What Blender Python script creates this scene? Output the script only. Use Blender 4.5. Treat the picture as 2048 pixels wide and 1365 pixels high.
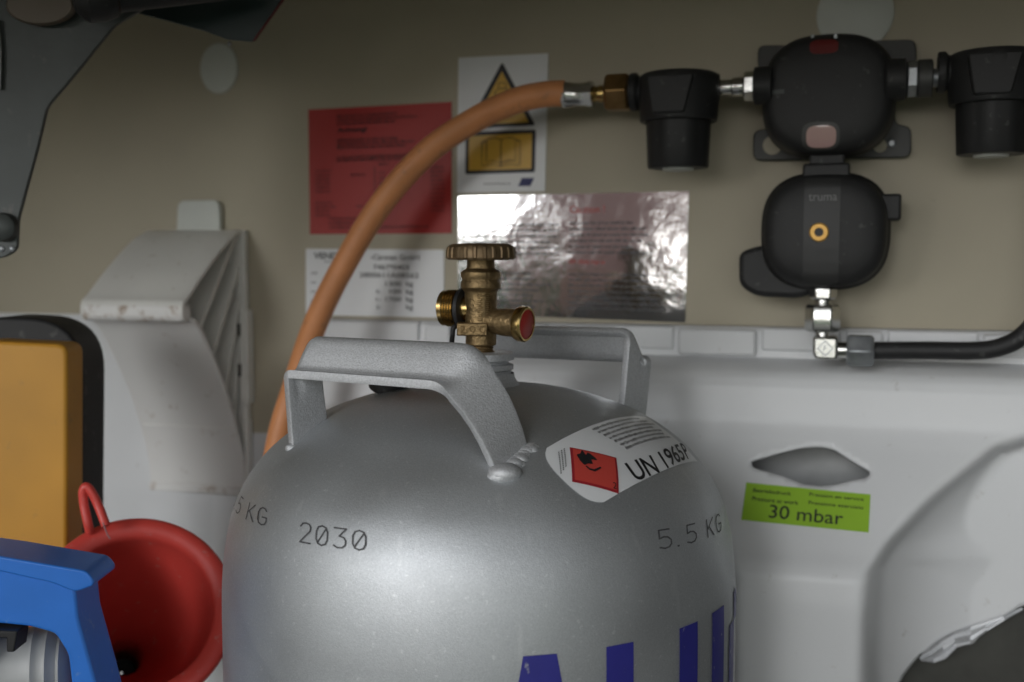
import bpy, bmesh, math, random
import numpy as np
from mathutils import Vector, Matrix
R = math.radians
rnd = random.Random(7)
for o in list(bpy.data.objects): bpy.data.objects.remove(o)
scene = bpy.context.scene
COL = scene.collection

# ------------------------------------------------------------------ camera
F = 2200.0                                   # focal length in pixels of the 2048 wide photograph
PITCH = math.atan((682.5 - 520) / F)
CAM = Vector((0, 0, .575))
cd = bpy.data.cameras.new('camera'); cam = bpy.data.objects.new('camera', cd); COL.objects.link(cam)
cam.location = CAM; cam.rotation_euler = (R(90) - PITCH, 0, 0)
cd.sensor_width = 36; cd.lens = 36 * F / 2048
cd.clip_start = .01; cd.clip_end = 500
cd.dof.use_dof = True; cd.dof.focus_distance = .60; cd.dof.aperture_fstop = 6.3
scene.camera = cam
# ------------------------------------------------------------------ sky, sun, exposure
SUN_EL, SUN_AZ = 15, 32                      # height; degrees to the left of straight behind the camera
w = bpy.data.worlds.new('World'); scene.world = w; w.use_nodes = True
nt = w.node_tree; bg = nt.nodes['Background']
sky = nt.nodes.new('ShaderNodeTexSky'); sky.sky_type = 'NISHITA'; sky.sun_disc = False
sky.sun_elevation = R(SUN_EL); sky.air_density = 1.0; sky.dust_density = 0.5; sky.ozone_density = 1.5
sky.sun_rotation = R(180 + SUN_AZ)
hs = nt.nodes.new('ShaderNodeHueSaturation'); hs.inputs['Saturation'].default_value = .12      # thin even cloud: a paler sky
nt.links.new(sky.outputs[0], hs.inputs['Color']); nt.links.new(hs.outputs[0], bg.inputs[0]); bg.inputs[1].default_value = .138
sd = bpy.data.lights.new('sun', 'SUN'); sun = bpy.data.objects.new('sun', sd); COL.objects.link(sun)
sd.energy = .95; sd.angle = R(26); sd.color = (.955, .98, 1)
tosun = Vector((-math.sin(R(SUN_AZ)) * math.cos(R(SUN_EL)), -math.cos(R(SUN_AZ)) * math.cos(R(SUN_EL)), math.sin(R(SUN_EL))))
sun.rotation_euler = tosun.to_track_quat('Z', 'Y').to_euler(); sun.location = (-2, -3, 3)
scene.view_settings.view_transform = 'Standard'; scene.view_settings.look = 'None'
scene.view_settings.gamma = 1; scene.view_settings.use_curve_mapping = False
scene.view_settings.exposure = 0.52
scene.render.engine = 'CYCLES'

# ------------------------------------------------------------------ pixel -> point helpers
FWD = Vector((0, math.cos(PITCH), -math.sin(PITCH))); UP = Vector((0, math.sin(PITCH), math.cos(PITCH)))
def ray(px, py): return FWD + Vector((1, 0, 0)) * ((px - 1024) / F) + UP * ((682.5 - py) / F)
def at(px, py, Y):
    d = ray(px, py); return CAM + d * (Y / d.y)
YAW = R(-17)
MW = Matrix.Translation((0, .92, 0)) @ Matrix.Rotation(YAW, 4, 'Z')   # back wall: x along it, y into it, z up
MWI = MW.inverted()
def wp(px, py, out=0.):                      # point of the plane `out` metres in front of the back wall, wall coordinates
    o = MWI @ CAM; d = MWI.to_3x3() @ ray(px, py)
    return o + d * ((-out - o.y) / d.y)
I4 = Matrix.Identity(4)

# ------------------------------------------------------------------ object helpers
ROOT = {}
def finish(bm, sharp=34, smooth=True):
    bmesh.ops.recalc_face_normals(bm, faces=bm.faces[:])
    for f in bm.faces: f.smooth = smooth
    for e in bm.edges:
        if len(e.link_faces) == 2:
            if e.calc_face_angle(0) > R(sharp): e.smooth = False
def obj(name, bm, mat, parent=None, space=None, bevel=0, sharp=34, norecalc=False, smooth=True):
    if space is not None: bm.transform(space)
    if not norecalc: finish(bm, sharp, smooth)
    r = ROOT.get(parent.name) if parent else None
    if r is not None: bm.transform(r.inverted())
    me = bpy.data.meshes.new(name); bm.to_mesh(me); bm.free()
    o = bpy.data.objects.new(name, me); COL.objects.link(o)
    if mat: me.materials.append(mat)
    if parent:
        o.parent = parent; ROOT[o.name] = r
    else: ROOT[o.name] = I4
    if bevel:
        m = o.modifiers.new('bevel', 'BEVEL'); m.width = bevel; m.segments = 3; m.limit_method = 'ANGLE'; m.angle_limit = R(40)
        m.harden_normals = False
    return o
def tag(o, label=None, cat=None, group=None, kind=None):
    for k, v in (('label', label), ('category', cat), ('group', group), ('kind', kind)):
        if v: o[k] = v
    return o
def thing(name, label, cat, loc, rotz=0, group=None):
    o = bpy.data.objects.new(name, None); COL.objects.link(o); o.empty_display_size = .01
    o.location = loc; o.rotation_euler = (0, 0, rotz)
    ROOT[o.name] = Matrix.Translation(loc) @ Matrix.Rotation(rotz, 4, 'Z')
    return tag(o, label, cat, group)
def wthing(name, label, cat, px, py, group=None):
    return thing(name, label, cat, MW @ wp(px, py, 0), YAW, group)

# ------------------------------------------------------------------ mesh helpers
def ringfaces(bm, rings, closed=True):
    for a, b in zip(rings, rings[1:]):
        n = len(a)
        for i in range(n if closed else n - 1):
            j = (i + 1) % n
            bm.faces.new((a[i], a[j], b[j], b[i]))
def frame(axis):
    z = Vector(axis).normalized(); t = Vector((0, 0, 1)) if abs(z.z) < .9 else Vector((0, 1, 0))
    x = t.cross(z).normalized(); return x, z.cross(x), z
def lathe(prof, org=(0, 0, 0), axis=(0, 0, 1), seg=48, phase=0, cap=True, bm=None, rfun=None):
    bm = bm or bmesh.new(); x, y, z = frame(axis); org = Vector(org); rings = []
    for r, h in prof:
        ring = []
        for i in range(seg):
            a = 2 * math.pi * i / seg + phase; rr = max(r, 1e-5) * (rfun(a, h) if rfun else 1)
            ring.append(bm.verts.new(org + z * h + (x * math.cos(a) + y * math.sin(a)) * rr))
        rings.append(ring)
    ringfaces(bm, rings)
    if cap: bm.faces.new(rings[0][::-1]); bm.faces.new(rings[-1])
    return bm
def hexnut(org, axis, r, h0, h1, phase=0, bm=None):
    c = (h1 - h0) * .12
    return lathe([(r * .86, h0), (r, h0 + c), (r, h1 - c), (r * .86, h1)], org, axis, 6, phase, True, bm)
def spline(pts, n=12):
    pts = [Vector(p) for p in pts]; P = [pts[0] * 2 - pts[1]] + pts + [pts[-1] * 2 - pts[-2]]; out = []
    for i in range(1, len(P) - 2):
        for k in range(n):
            t = k / n; a, b, c, d = P[i - 1], P[i], P[i + 1], P[i + 2]
            out.append(.5 * ((2 * b) + (c - a) * t + (2 * a - 5 * b + 4 * c - d) * t * t + (3 * b - a - 3 * c + d) * t ** 3))
    return out + [pts[-1]]
def tube(pts, rad, seg=20, bm=None, cap=True, flat=1.):
    bm = bm or bmesh.new(); rings = []; n = len(pts); nrm = None
    for i, p in enumerate(pts):
        t = (pts[min(i + 1, n - 1)] - pts[max(i - 1, 0)]).normalized()
        if nrm is None: nrm = frame(t)[0]
        nrm = (nrm - t * nrm.dot(t)).normalized(); b = t.cross(nrm)
        r = rad[i] if isinstance(rad, (list, tuple)) else rad
        rings.append([bm.verts.new(p + (nrm * math.cos(2 * math.pi * k / seg) + b * math.sin(2 * math.pi * k / seg) * flat) * r) for k in range(seg)])
    ringfaces(bm, rings)
    if cap: bm.faces.new(rings[0][::-1]); bm.faces.new(rings[-1])
    return bm
def roundpoly(pts, r, n=5):                  # rounds the corners of a closed outline of 2D points
    out = []; N = len(pts)
    for i in range(N):
        p = Vector(pts[i]); a = Vector(pts[i - 1]) - p; b = Vector(pts[(i + 1) % N]) - p
        rr = r[i] if isinstance(r, (list, tuple)) else r
        k = min(rr, a.length * .48, b.length * .48); s = p + a.normalized() * k; e = p + b.normalized() * k
        for j in range(n + 1):
            t = j / n; out.append((s * (1 - t) ** 2 + p * 2 * t * (1 - t) + e * t * t))
    return out
def prism(pts, o0, o1, bm=None, slope=0):    # outline (x, z); from y=-o0 to y=-o1 in wall coordinates
    bm = bm or bmesh.new()
    a = [bm.verts.new((p[0], -o0, p[1])) for p in pts]; b = [bm.verts.new((p[0], -o1, p[1])) for p in pts]
    ringfaces(bm, [a, b]); bm.faces.new(a[::-1]); bm.faces.new(b)
    return bm
def box(x0, x1, y0, y1, z0, z1, bm=None):
    bm = bm or bmesh.new()
    v = [bm.verts.new((x, y, z)) for x in (x0, x1) for y in (y0, y1) for z in (z0, z1)]
    for q in ((0, 1, 3, 2), (4, 6, 7, 5), (0, 4, 5, 1), (2, 3, 7, 6), (0, 2, 6, 4), (1, 5, 7, 3)): bm.faces.new([v[i] for i in q])
    return bm
def sphere(c, r, bm=None, seg=12, sc=(1, 1, 1)):
    bm = bm or bmesh.new()
    m = Matrix.Translation(c) @ Matrix.Diagonal((sc[0], sc[1], sc[2], 1))
    bmesh.ops.create_uvsphere(bm, u_segments=seg, v_segments=max(6, seg // 2), radius=r, matrix=m); return bm
_tx = {}
def glyphs(s, bold=0.):                      # verts (2D) normalised to 0..1 in both directions, and faces
    key = (s, bold)
    if key not in _tx:
        cu = bpy.data.curves.new('t', 'FONT'); cu.body = s; cu.resolution_u = 4; cu.offset = bold
        o = bpy.data.objects.new('t', cu); COL.objects.link(o)
        dg = bpy.context.evaluated_depsgraph_get(); me = o.evaluated_get(dg).to_mesh()
        v = [(q.co.x, q.co.y) for q in me.vertices]; f = [tuple(p.vertices) for p in me.polygons]
        bpy.data.objects.remove(o); bpy.data.curves.remove(cu)
        xs = [a for a, b in v]; ys = [b for a, b in v]
        sx = max(xs) - min(xs); sy = max(ys) - min(ys)
        _tx[key] = ([((a - min(xs)) / sx, (b - min(ys)) / sy) for a, b in v], f)
    return _tx[key]
def text(bm, s, x0, y0, x1, y1, mp, bold=0.):  # lettering filling the box x0..x1, y0..y1 of a sheet, carried onto it by mp
    v, f = glyphs(s, bold)
    vs = [bm.verts.new(mp(x0 + a * (x1 - x0), y0 + b * (y1 - y0))) for a, b in v]
    for q in f:
        try: bm.faces.new([vs[i] for i in q])
        except ValueError: pass
def rects(bm, rs, mp):
    for x0, y0, x1, y1 in rs:
        try: bm.faces.new([bm.verts.new(mp(*q)) for q in ((x0, y0), (x1, y0), (x1, y1), (x0, y1))])
        except ValueError: pass
def small_print(x0, y0, x1, h, asp, seed=1):  # one line of print too small to read: strokes in word groups
    r = random.Random(seed); rs = []; x = x0; s = h * .32 * asp
    while x < x1 - s:
        n = r.randint(2, 8)
        for k in range(n):
            if x > x1 - s: break
            up = r.random() < .25; dn = r.random() < .1
            rs.append((x, y0 - (.3 * h if dn else 0), x + s * .58, y0 + h * (1. if up else .68)))
            if r.random() < .65: rs.append((x + s * .45, y0 + h * .5, x + s * .95, y0 + h * .68))
            if r.random() < .5: rs.append((x + s * .45, y0, x + s * .95, y0 + h * .16))
            x += s * 1.25
        x += s * .9
    return rs
def quadmap(c, out):                         # c: corners bl, br, tr, tl as 2D wall coordinates
    bl, br, tr, tl = [Vector(q) for q in c]
    def mp(u, v):
        p = (bl * (1 - u) + br * u) * (1 - v) + (tl * (1 - u) + tr * u) * v
        return Vector((p.x, -out, p.y))
    return mp
def grid(mp, nu, nv, bm=None):
    bm = bm or bmesh.new()
    g = [[bm.verts.new(mp(i / nu, j / nv)) for i in range(nu + 1)] for j in range(nv + 1)]
    ringfaces(bm, g, closed=False); return bm

# ------------------------------------------------------------------ materials
def mat(name, col, rough=.5, metal=0., nscale=0., namt=0., bump=0., bscale=400., spec=.5, coat=0., col2=None, detail=3., speck=None, rvar=0.):
    m = bpy.data.materials.new(name); m.use_nodes = True; t = m.node_tree; b = t.nodes['Principled BSDF']
    b.inputs['Base Color'].default_value = (*col, 1); b.inputs['Roughness'].default_value = rough
    b.inputs['Metallic'].default_value = metal; b.inputs['Specular IOR Level'].default_value = spec
    if coat: b.inputs['Coat Weight'].default_value = coat; b.inputs['Coat Roughness'].default_value = .15
    tc = t.nodes.new('ShaderNodeTexCoord')
    if nscale:
        n = t.nodes.new('ShaderNodeTexNoise'); n.inputs['Scale'].default_value = nscale; n.inputs['Detail'].default_value = detail
        t.links.new(tc.outputs['Object'], n.inputs['Vector'])
        cr = t.nodes.new('ShaderNodeValToRGB'); c2 = col2 or tuple(c * (1 - namt) for c in col)
        cr.color_ramp.elements[0].position = .38; cr.color_ramp.elements[1].position = .62
        cr.color_ramp.elements[0].color = (*c2, 1); cr.color_ramp.elements[1].color = (*col, 1)
        t.links.new(n.outputs[0], cr.inputs[0]); t.links.new(cr.outputs[0], b.inputs['Base Color'])
        if rvar:
            mr = t.nodes.new('ShaderNodeMapRange'); mr.inputs[3].default_value = rough - rvar; mr.inputs[4].default_value = rough + rvar
            t.links.new(n.outputs[0], mr.inputs[0]); t.links.new(mr.outputs[0], b.inputs['Roughness'])
    if speck:                                 # (scale, threshold, colour, strength): small marks and dust
        n3 = t.nodes.new('ShaderNodeTexNoise'); n3.inputs['Scale'].default_value = speck[0]; n3.inputs['Detail'].default_value = 5; n3.inputs['Roughness'].default_value = .6
        t.links.new(tc.outputs['Object'], n3.inputs['Vector'])
        mr = t.nodes.new('ShaderNodeMapRange'); mr.inputs[1].default_value = speck[1]; mr.inputs[2].default_value = speck[1] + .08; mr.inputs[4].default_value = speck[3]
        mx = t.nodes.new('ShaderNodeMix'); mx.data_type = 'RGBA'; mx.inputs[7].default_value = (*speck[2], 1)
        src = b.inputs['Base Color'].links[0].from_socket if b.inputs['Base Color'].is_linked else None
        if src: t.links.new(src, mx.inputs[6])
        else: mx.inputs[6].default_value = (*col, 1)
        t.links.new(n3.outputs[0], mr.inputs[0]); t.links.new(mr.outputs[0], mx.inputs[0]); t.links.new(mx.outputs[2], b.inputs['Base Color'])
    if bump:
        n2 = t.nodes.new('ShaderNodeTexNoise'); n2.inputs['Scale'].default_value = bscale; n2.inputs['Detail'].default_value = 4
        t.links.new(tc.outputs['Object'], n2.inputs['Vector'])
        bp = t.nodes.new('ShaderNodeBump'); bp.inputs['Strength'].default_value = bump; bp.inputs['Distance'].default_value = .001
        t.links.new(n2.outputs[0], bp.inputs['Height']); t.links.new(bp.outputs[0], b.inputs['Normal'])
    return m
M = {}
M['wall'] = mat('beige_board', (.45, .405, .305), .6, speck=(60, .68, (.24, .2, .14), .3), nscale=7, namt=.08, bump=.08, bscale=700)
M['liner'] = mat('white_liner_plastic', (.70, .71, .72), .42, speck=(85, .66, (.33, .30, .26), .35), nscale=6, namt=.05, bump=.05, bscale=500)
M['white'] = mat('white_plastic', (.78, .77, .73), .45, speck=(110, .63, (.40, .34, .26), .4), nscale=14, namt=.08, bump=.05, bscale=300)
M['cap'] = mat('pale_cap_plastic', (.60, .62, .58), .5, nscale=20, namt=.04)
M['alu'] = mat('cylinder_aluminium', (.58, .60, .62), .5, .9, nscale=1300, namt=.14, bump=.15, bscale=1500, rvar=.06)
M['alu2'] = mat('cast_aluminium', (.64, .65, .67), .55, .6, nscale=900, namt=.16, bump=.3, bscale=1100, rvar=.06)
M['brass'] = mat('cast_brass', (.31, .215, .105), .46, .85, nscale=160, namt=.35, bump=.7, bscale=420, rvar=.08)
M['brass2'] = mat('turned_brass', (.62, .43, .17), .25, 1., nscale=90, namt=.25)
M['brass3'] = mat('old_brass_nut', (.36, .22, .09), .35, .9, nscale=90, namt=.3)
M['chrome'] = mat('zinc_plated_steel', (.66, .66, .64), .22, 1., nscale=60, namt=.15, bump=.06, bscale=500)
M['steel'] = mat('dull_zinc', (.40, .42, .44), .45, .8, nscale=120, namt=.2, bump=.15, bscale=500)
M['black'] = mat('black_plastic', (.025, .025, .0255), .5, spec=.3, speck=(150, .63, (.10, .10, .095), .5), nscale=40, namt=.1, bump=.12, bscale=900)
M['black2'] = mat('black_rubber', (.016, .016, .017), .6, speck=(90, .6, (.10, .10, .095), .5), nscale=30, namt=.2, bump=.1, bscale=300)
M['dark'] = mat('dark_bracket_paint', (.05, .05, .047), .5, nscale=50, namt=.15)
M['hose'] = mat('orange_rubber', (.70, .29, .115), .5, speck=(90, .6, (.42, .2, .10), .45), nscale=40, namt=.1, bump=.12, bscale=260)
M['red'] = mat('red_plastic', (.68, .07, .055), .42, speck=(130, .62, (.55, .30, .27), .45), nscale=30, namt=.08, bump=.06, bscale=300)
M['blue'] = mat('blue_plastic', (.03, .19, .68), .36, speck=(120, .63, (.25, .36, .6), .4), nscale=30, namt=.08, bump=.06, bscale=300)
M['yellow'] = mat('yellow_plastic', (.64, .31, .032), .5, speck=(70, .66, (.28, .17, .06), .35), nscale=8, namt=.22, bump=.1, bscale=200)
M['grey'] = mat('grey_ribbed_plastic', (.42, .43, .43), .45, nscale=25, namt=.2, bump=.1, bscale=200)
M['hinge'] = mat('hinge_steel', (.07, .078, .075), .5, .2, speck=(60, .6, (.16, .15, .13), .4), nscale=18, namt=.2, bump=.1, bscale=200)
M['glassy'] = mat('smoked_plate', (.04, .055, .055), .2, nscale=10, namt=.2)
M['p_white'] = mat('paper_white', (.74, .75, .76), .35, nscale=20, namt=.03)
M['p_red'] = mat('paper_red', (.42, .026, .022), .45, spec=.35, nscale=20, namt=.06)
M['p_amber'] = mat('print_amber', (.62, .36, .03), .4)
M['p_green'] = mat('sticker_lime', (.30, .52, .035), .4, nscale=20, namt=.04)
M['ink'] = mat('ink_black', (.016, .016, .018), .5)
M['ink_soft'] = mat('ink_grey', (.055, .055, .06), .5, nscale=420, namt=0, col2=(.11, .11, .115))
M['ink_red'] = mat('ink_red', (.45, .04, .035), .4)
M['ink_dred'] = mat('ink_dark_red', (.02, .006, .007), .6)
M['ink_blue'] = mat('ink_blue', (.035, .035, .26), .4, speck=(170, .64, (.42, .43, .46), .7), nscale=60, namt=.1)
M['ink_navy'] = mat('ink_navy', (.02, .025, .12), .5)
M['hazard'] = mat('print_hazard_red', (.55, .065, .05), .4)
M['hazard2'] = mat('print_hazard_dark', (.34, .02, .03), .4)
M['redcap'] = mat('red_dust_cap', (.42, .02, .015), .4); M['red_trim'] = mat('dark_red_trim', (.10, .012, .012), .5)
M['window'] = mat('window_red', (.13, .015, .014), .3)
M['pinkwin'] = mat('window_clear', (.50, .32, .30), .08, coat=.5)
M['bounce_gravel'] = mat('pale_bounce_gravel', (.34, .335, .31), .9, nscale=30, namt=.3, detail=8); M['grass'] = mat('lawn_grass', (.07, .17, .035), .9, nscale=1.5, namt=.4)
M['dirt_and_shade'] = mat('dusty_and_shade_dark', (.05, .05, .042), .7, nscale=30, namt=.3, bump=.2, bscale=150)  # floor dirt; also the dark that shades the right wall and the gap
def worn_alu():                              # shot-blasted skin with light flecks and a few rub marks
    m = mat('cylinder_aluminium', (.57, .59, .61), .5, .76, bump=.15, bscale=1500)
    t = m.node_tree; b = t.nodes['Principled BSDF']; tc = t.nodes.new('ShaderNodeTexCoord'); L = t.links.new
    def noise(sc, det, vec=None):
        n = t.nodes.new('ShaderNodeTexNoise'); n.inputs['Scale'].default_value = sc; n.inputs['Detail'].default_value = det; L(vec or tc.outputs['Object'], n.inputs['Vector']); return n.outputs[0]
    def ramp(f, a, c, c0, c1):
        r = t.nodes.new('ShaderNodeValToRGB'); r.color_ramp.elements[0].position = a; r.color_ramp.elements[1].position = c
        r.color_ramp.elements[0].color = (*c0, 1); r.color_ramp.elements[1].color = (*c1, 1); L(f, r.inputs[0]); return r.outputs[0]
    def mix(f, a, bb):
        x = t.nodes.new('ShaderNodeMix'); x.data_type = 'RGBA'; L(f, x.inputs['Factor'])
        for v, k in ((a, 6), (bb, 7)):
            if isinstance(v, tuple): x.inputs[k].default_value = (*v, 1)
            else: L(v, x.inputs[k])
        return x.outputs[2]
    mp = t.nodes.new('ShaderNodeMapping'); mp.inputs['Scale'].default_value = (1, 1, .16); L(tc.outputs['Object'], mp.inputs[0])
    base = ramp(noise(1300, 3), .38, .62, (.50, .52, .54), (.58, .60, .62))
    soft = ramp(noise(16, 4), .35, .7, (0, 0, 0), (.22, .22, .22)); base = mix(soft, base, (.44, .46, .47))
    rub = ramp(noise(120, 5, mp.outputs[0]), .64, .74, (0, 0, 0), (.3, .3, .3)); base = mix(rub, base, (.72, .73, .74))
    fl = ramp(noise(430, 2), .665, .72, (0, 0, 0), (.32, .32, .32)); base = mix(fl, base, (.86, .87, .88))
    L(base, b.inputs['Base Color'])
    rr = ramp(noise(22, 5), .3, .7, (.44, .44, .44), (.56, .56, .56)); L(rr, b.inputs['Roughness'])
    return m
M['alu'] = worn_alu()
# crinkled mirror foil
def foil():
    m = mat('silver_foil', (.47, .475, .48), .09, 1.)
    t = m.node_tree; b = t.nodes['Principled BSDF']; tc = t.nodes.new('ShaderNodeTexCoord')
    n1 = t.nodes.new('ShaderNodeTexNoise'); n1.inputs['Scale'].default_value = 150; n1.inputs['Detail'].default_value = 2
    n2 = t.nodes.new('ShaderNodeTexNoise'); n2.inputs['Scale'].default_value = 34; n2.inputs['Detail'].default_value = 1
    ad = t.nodes.new('ShaderNodeMath'); ad.operation = 'MULTIPLY_ADD'; ad.inputs[1].default_value = 4.
    for n in (n1, n2): t.links.new(tc.outputs['Object'], n.inputs['Vector'])
    t.links.new(n2.outputs[0], ad.inputs[0]); t.links.new(n1.outputs[0], ad.inputs[2])
    bp = t.nodes.new('ShaderNodeBump'); bp.inputs['Strength'].default_value = .10; bp.inputs['Distance'].default_value = .001
    t.links.new(ad.outputs[0], bp.inputs['Height']); t.links.new(bp.outputs[0], b.inputs['Normal'])
    return m
M['foil'] = foil()
def stained(name, lo, hi):                                # white plastic with rusty dirt near the lip and bottom edge of the bracket
    m = mat(name, (.80, .79, .77), .42, bump=.05, bscale=300)
    t = m.node_tree; b = t.nodes['Principled BSDF']; tc = t.nodes.new('ShaderNodeTexCoord')
    n = t.nodes.new('ShaderNodeTexNoise'); n.inputs['Scale'].default_value = 75; n.inputs['Detail'].default_value = 6; n.inputs['Roughness'].default_value = .65
    t.links.new(tc.outputs['Object'], n.inputs['Vector'])
    cr = t.nodes.new('ShaderNodeValToRGB'); e = cr.color_ramp.elements
    e[0].position = lo; e[0].color = (.80, .79, .77, 1); e[1].position = hi; e[1].color = (.30, .19, .10, 1)
    t.links.new(n.outputs[0], cr.inputs[0]); t.links.new(cr.outputs[0], b.inputs['Base Color']); return m
M['stained'] = stained('stained_white_plastic', .62, .80); M['lip'] = stained('grimy_white_plastic', .52, .70)

# ================================================================== SETTING
x0w, x1w = -1.25, .75
bm = box(x0w, x1w, 0, .012, 0, .99)
tag(obj('back_wall', bm, M['wall'], space=MW), kind='structure')
tag(obj('floor', box(-1.15, .62, .16, 1.4, -.03, -.004), M['dirt_and_shade']), kind='structure')
tag(obj('ceiling', box(-1.15, .62, .17, 1.4, .96, .985), M['wall']), kind='structure')
tag(obj('shade_header', box(-1.19, .66, .13, .165, .785, .985), M['liner']), kind='structure')  # unseen beam, added to darken the top of the back wall
tag(obj('wall_left', box(-1.19, -1.155, .16, 1.5, -.03, .985), M['wall']), kind='structure')
tag(obj('shade_wall_right', box(.45, .48, -.10, .765, -.03, .985), M['dirt_and_shade']), kind='structure')  # unseen; set close and coloured dark to shade the right side
tag(obj('sill', box(-1.19, .66, .13, .158, -.3, .10), M['liner']), kind='structure')
bm = box(-1.2, .7, -.62, .15, 0, .03)
tag(obj('hatch_lid', bm, M['liner'], space=Matrix.Translation((0, 0, 1.08)) @ Matrix.Rotation(R(-8), 4, 'X')), kind='structure')
bm = bmesh.new(); bmesh.ops.create_grid(bm, x_segments=4, y_segments=4, size=60)
tag(obj('ground', bm, M['bounce_gravel'], space=Matrix.Translation((0, 0, -.45))), kind='structure')  # unseen pale gravel, made up to bounce light onto low surfaces

tag(obj('lawn', box(-60, 60, -60, -2.2, -.446, -.441), M['grass']), kind='structure')

# ================================================================== LOCKER LINER (white moulding along the foot of the wall)
def seg_dist(P, pts):
    d = 1e9
    for a, b in zip(pts, pts[1:]):
        ax, az = a; bx, bz = b; vx, vz = bx - ax, bz - az
        t = max(0, min(1, ((P[0] - ax) * vx + (P[1] - az) * vz) / (vx * vx + vz * vz + 1e-12)))
        d = min(d, math.hypot(P[0] - ax - vx * t, P[1] - az - vz * t))
    return d
def inside(P, poly):
    c = False; n = len(poly)
    for i in range(n):
        (ax, az), (bx, bz) = poly[i], poly[i - 1]
        if (az > P[1]) != (bz > P[1]) and P[0] < (bx - ax) * (P[1] - az) / (bz - az) + ax: c = not c
    return c
PZ = [0, .340, .356, .364, .372, .440, .449, .4545, .459, .480, .487, .4915, .4955, .499, .520, .523, .5245]
PO = [.113, .112, .1105, .1065, .100, .0545, .0495, .047, .0465, .0430, .0405, .0365, .026, .0105, .0085, .006, .001]
def prof_out(z): return float(np.interp(z, PZ, PO))
def xz(px, py, out): p = wp(px, py, out); return (p.x, p.z)
NR = [xz(1702, 1700, .112), xz(1704, 1365, .112), xz(1707, 1250, .112), xz(1718, 1140, .108), xz(1762, 1075, .095), xz(1850, 985, .075), xz(1985, 880, .055), xz(2150, 838, .05), xz(2600, 835, .05)]
NL = [xz(1488, 1700, .112), xz(1488, 1365, .112), xz(1488, 1150, .108), xz(1462, 1050, .09), xz(1400, 950, .07), xz(1320, 880, .055), xz(1150, 850, .05), xz(600, 840, .05), xz(-200, 840, .05)]
NRp = NR + [(3, 0), (3, -1), NR[0]]; NRp = [(NR[0][0], -1)] + NR + [(3, NR[-1][1]), (3, -1)]
NLp = [(NL[0][0], -1)] + NL + [(-3, NL[-1][1]), (-3, -1)]
XL = wp(628, 700, .02).x; XMID = wp(400, 700, .02).x
def liner_out(x, z):
    o = prof_out(z)
    if x < XL:
        k = min(1, (XL - x) / .02); k = k * k * (3 - 2 * k); o = o * (1 - k) + k * min(o, .0005 + .06 * (.410 + .109 * min(1, max(0, (XMID - x) / .03)) - z), .010)
        if k > .6: return max(o, -.004)
    for N, Np, dep, wd in ((NR, NRp, .105, .034), (NL, NLp, .06, .03)):
        if z < .5 and inside((x, z), Np):
            d = seg_dist((x, z), N); k = min(1, d / .020); k = k * k * (3 - 2 * k)
            o -= dep * k * (1 - math.exp(-d / wd))
    return max(o, .016 if x > .1 and z < .46 else .004)
def on_liner(px, py):
    o = MWI @ CAM; d = MWI.to_3x3() @ ray(px, py); lo = None
    t0 = (-.20 - o.y) / d.y; t1 = (0 - o.y) / d.y; n = 300
    for i in range(n + 1):
        t = t0 + (t1 - t0) * i / n; p = o + d * t
        if -p.y <= liner_out(p.x, p.z): return p
    return o + d * t1
HOLE = [(1503, 922), (1560, 905), (1603, 895), (1640, 893), (1668, 898), (1705, 922), (1741, 943), (1738, 955), (1700, 963), (1670, 970), (1640, 973), (1606, 969), (1570, 954), (1535, 944), (1504, 935)]
TORN = [(1770, 1420), (1808, 1352), (1842, 1308), (1882, 1318), (1905, 1294), (1945, 1288), (1975, 1256), (2010, 1240), (2036, 1216), (2075, 1200)]
holeP = [(p.x, p.z) for p in (on_liner(*q) for q in HOLE)]
tornP = [(p.x, p.z) for p in (on_liner(*q) for q in TORN)]; tornP += [(tornP[-1][0] + .5, tornP[-1][1] + .01), (tornP[-1][0] + .5, -.2), (tornP[0][0] - .05, -.2)]
xs = np.arange(wp(-250, 700).x, wp(2350, 700).x, .003); zs = sorted(set([0, .06, .12, .18] + list(np.arange(.20, .48, .003)) + list(np.arange(.48, .5246, .0015))))
bm = bmesh.new(); G = []
for z in zs: G.append([bm.verts.new((x, -liner_out(x, z), z)) for x in xs])
def near_on(P, poly):
    best = (1e9, None)
    for i in range(len(poly)):
        a, b = Vector(poly[i - 1]), Vector(poly[i]); v = b - a
        t = max(0, min(1, (Vector(P) - a).dot(v) / (v.length_squared + 1e-12))); q = a + v * t
        best = min(best, ((Vector(P) - q).length, (q.x, q.y)))
    return best[1]
for j in range(len(zs) - 1):
    for i in range(len(xs) - 1):
        c = ((xs[i] + xs[i + 1]) / 2, (zs[j] + zs[j + 1]) / 2)
        if inside(c, holeP) or inside(c, tornP): continue
        bm.faces.new((G[j][i], G[j][i + 1], G[j + 1][i + 1], G[j + 1][i]))
for v in [v for v in bm.verts if not v.link_faces]: bm.verts.remove(v)
hx = [min(p[0] for p in holeP) - .01, max(p[0] for p in holeP) + .01]; hz = [min(p[1] for p in holeP) - .01, max(p[1] for p in holeP) + .01]
for v in bm.verts:
    if v.is_boundary:
        P = (v.co.x, v.co.z); poly = None
        if hx[0] < P[0] < hx[1] and hz[0] < P[1] < hz[1]: poly = holeP
        elif P[0] > wp(1730, 1300, .05).x and .02 < P[1] < .42 and seg_dist(P, tornP + tornP[:1]) < .006: poly = tornP
        if poly:
            q = near_on(P, poly); v.co = Vector((q[0], -liner_out(*q), q[1]))
liner = thing('locker_liner', 'white moulded plastic liner with pillar and diamond shaped hole behind the gas cylinder', 'liner', MW @ Vector((.1, 0, 0)), YAW)
ob = obj('moulding', bm, M['liner'], liner, MW, sharp=50)
sm = ob.modifiers.new('thick', 'SOLIDIFY'); sm.thickness = .0028; sm.offset = 1
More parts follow.
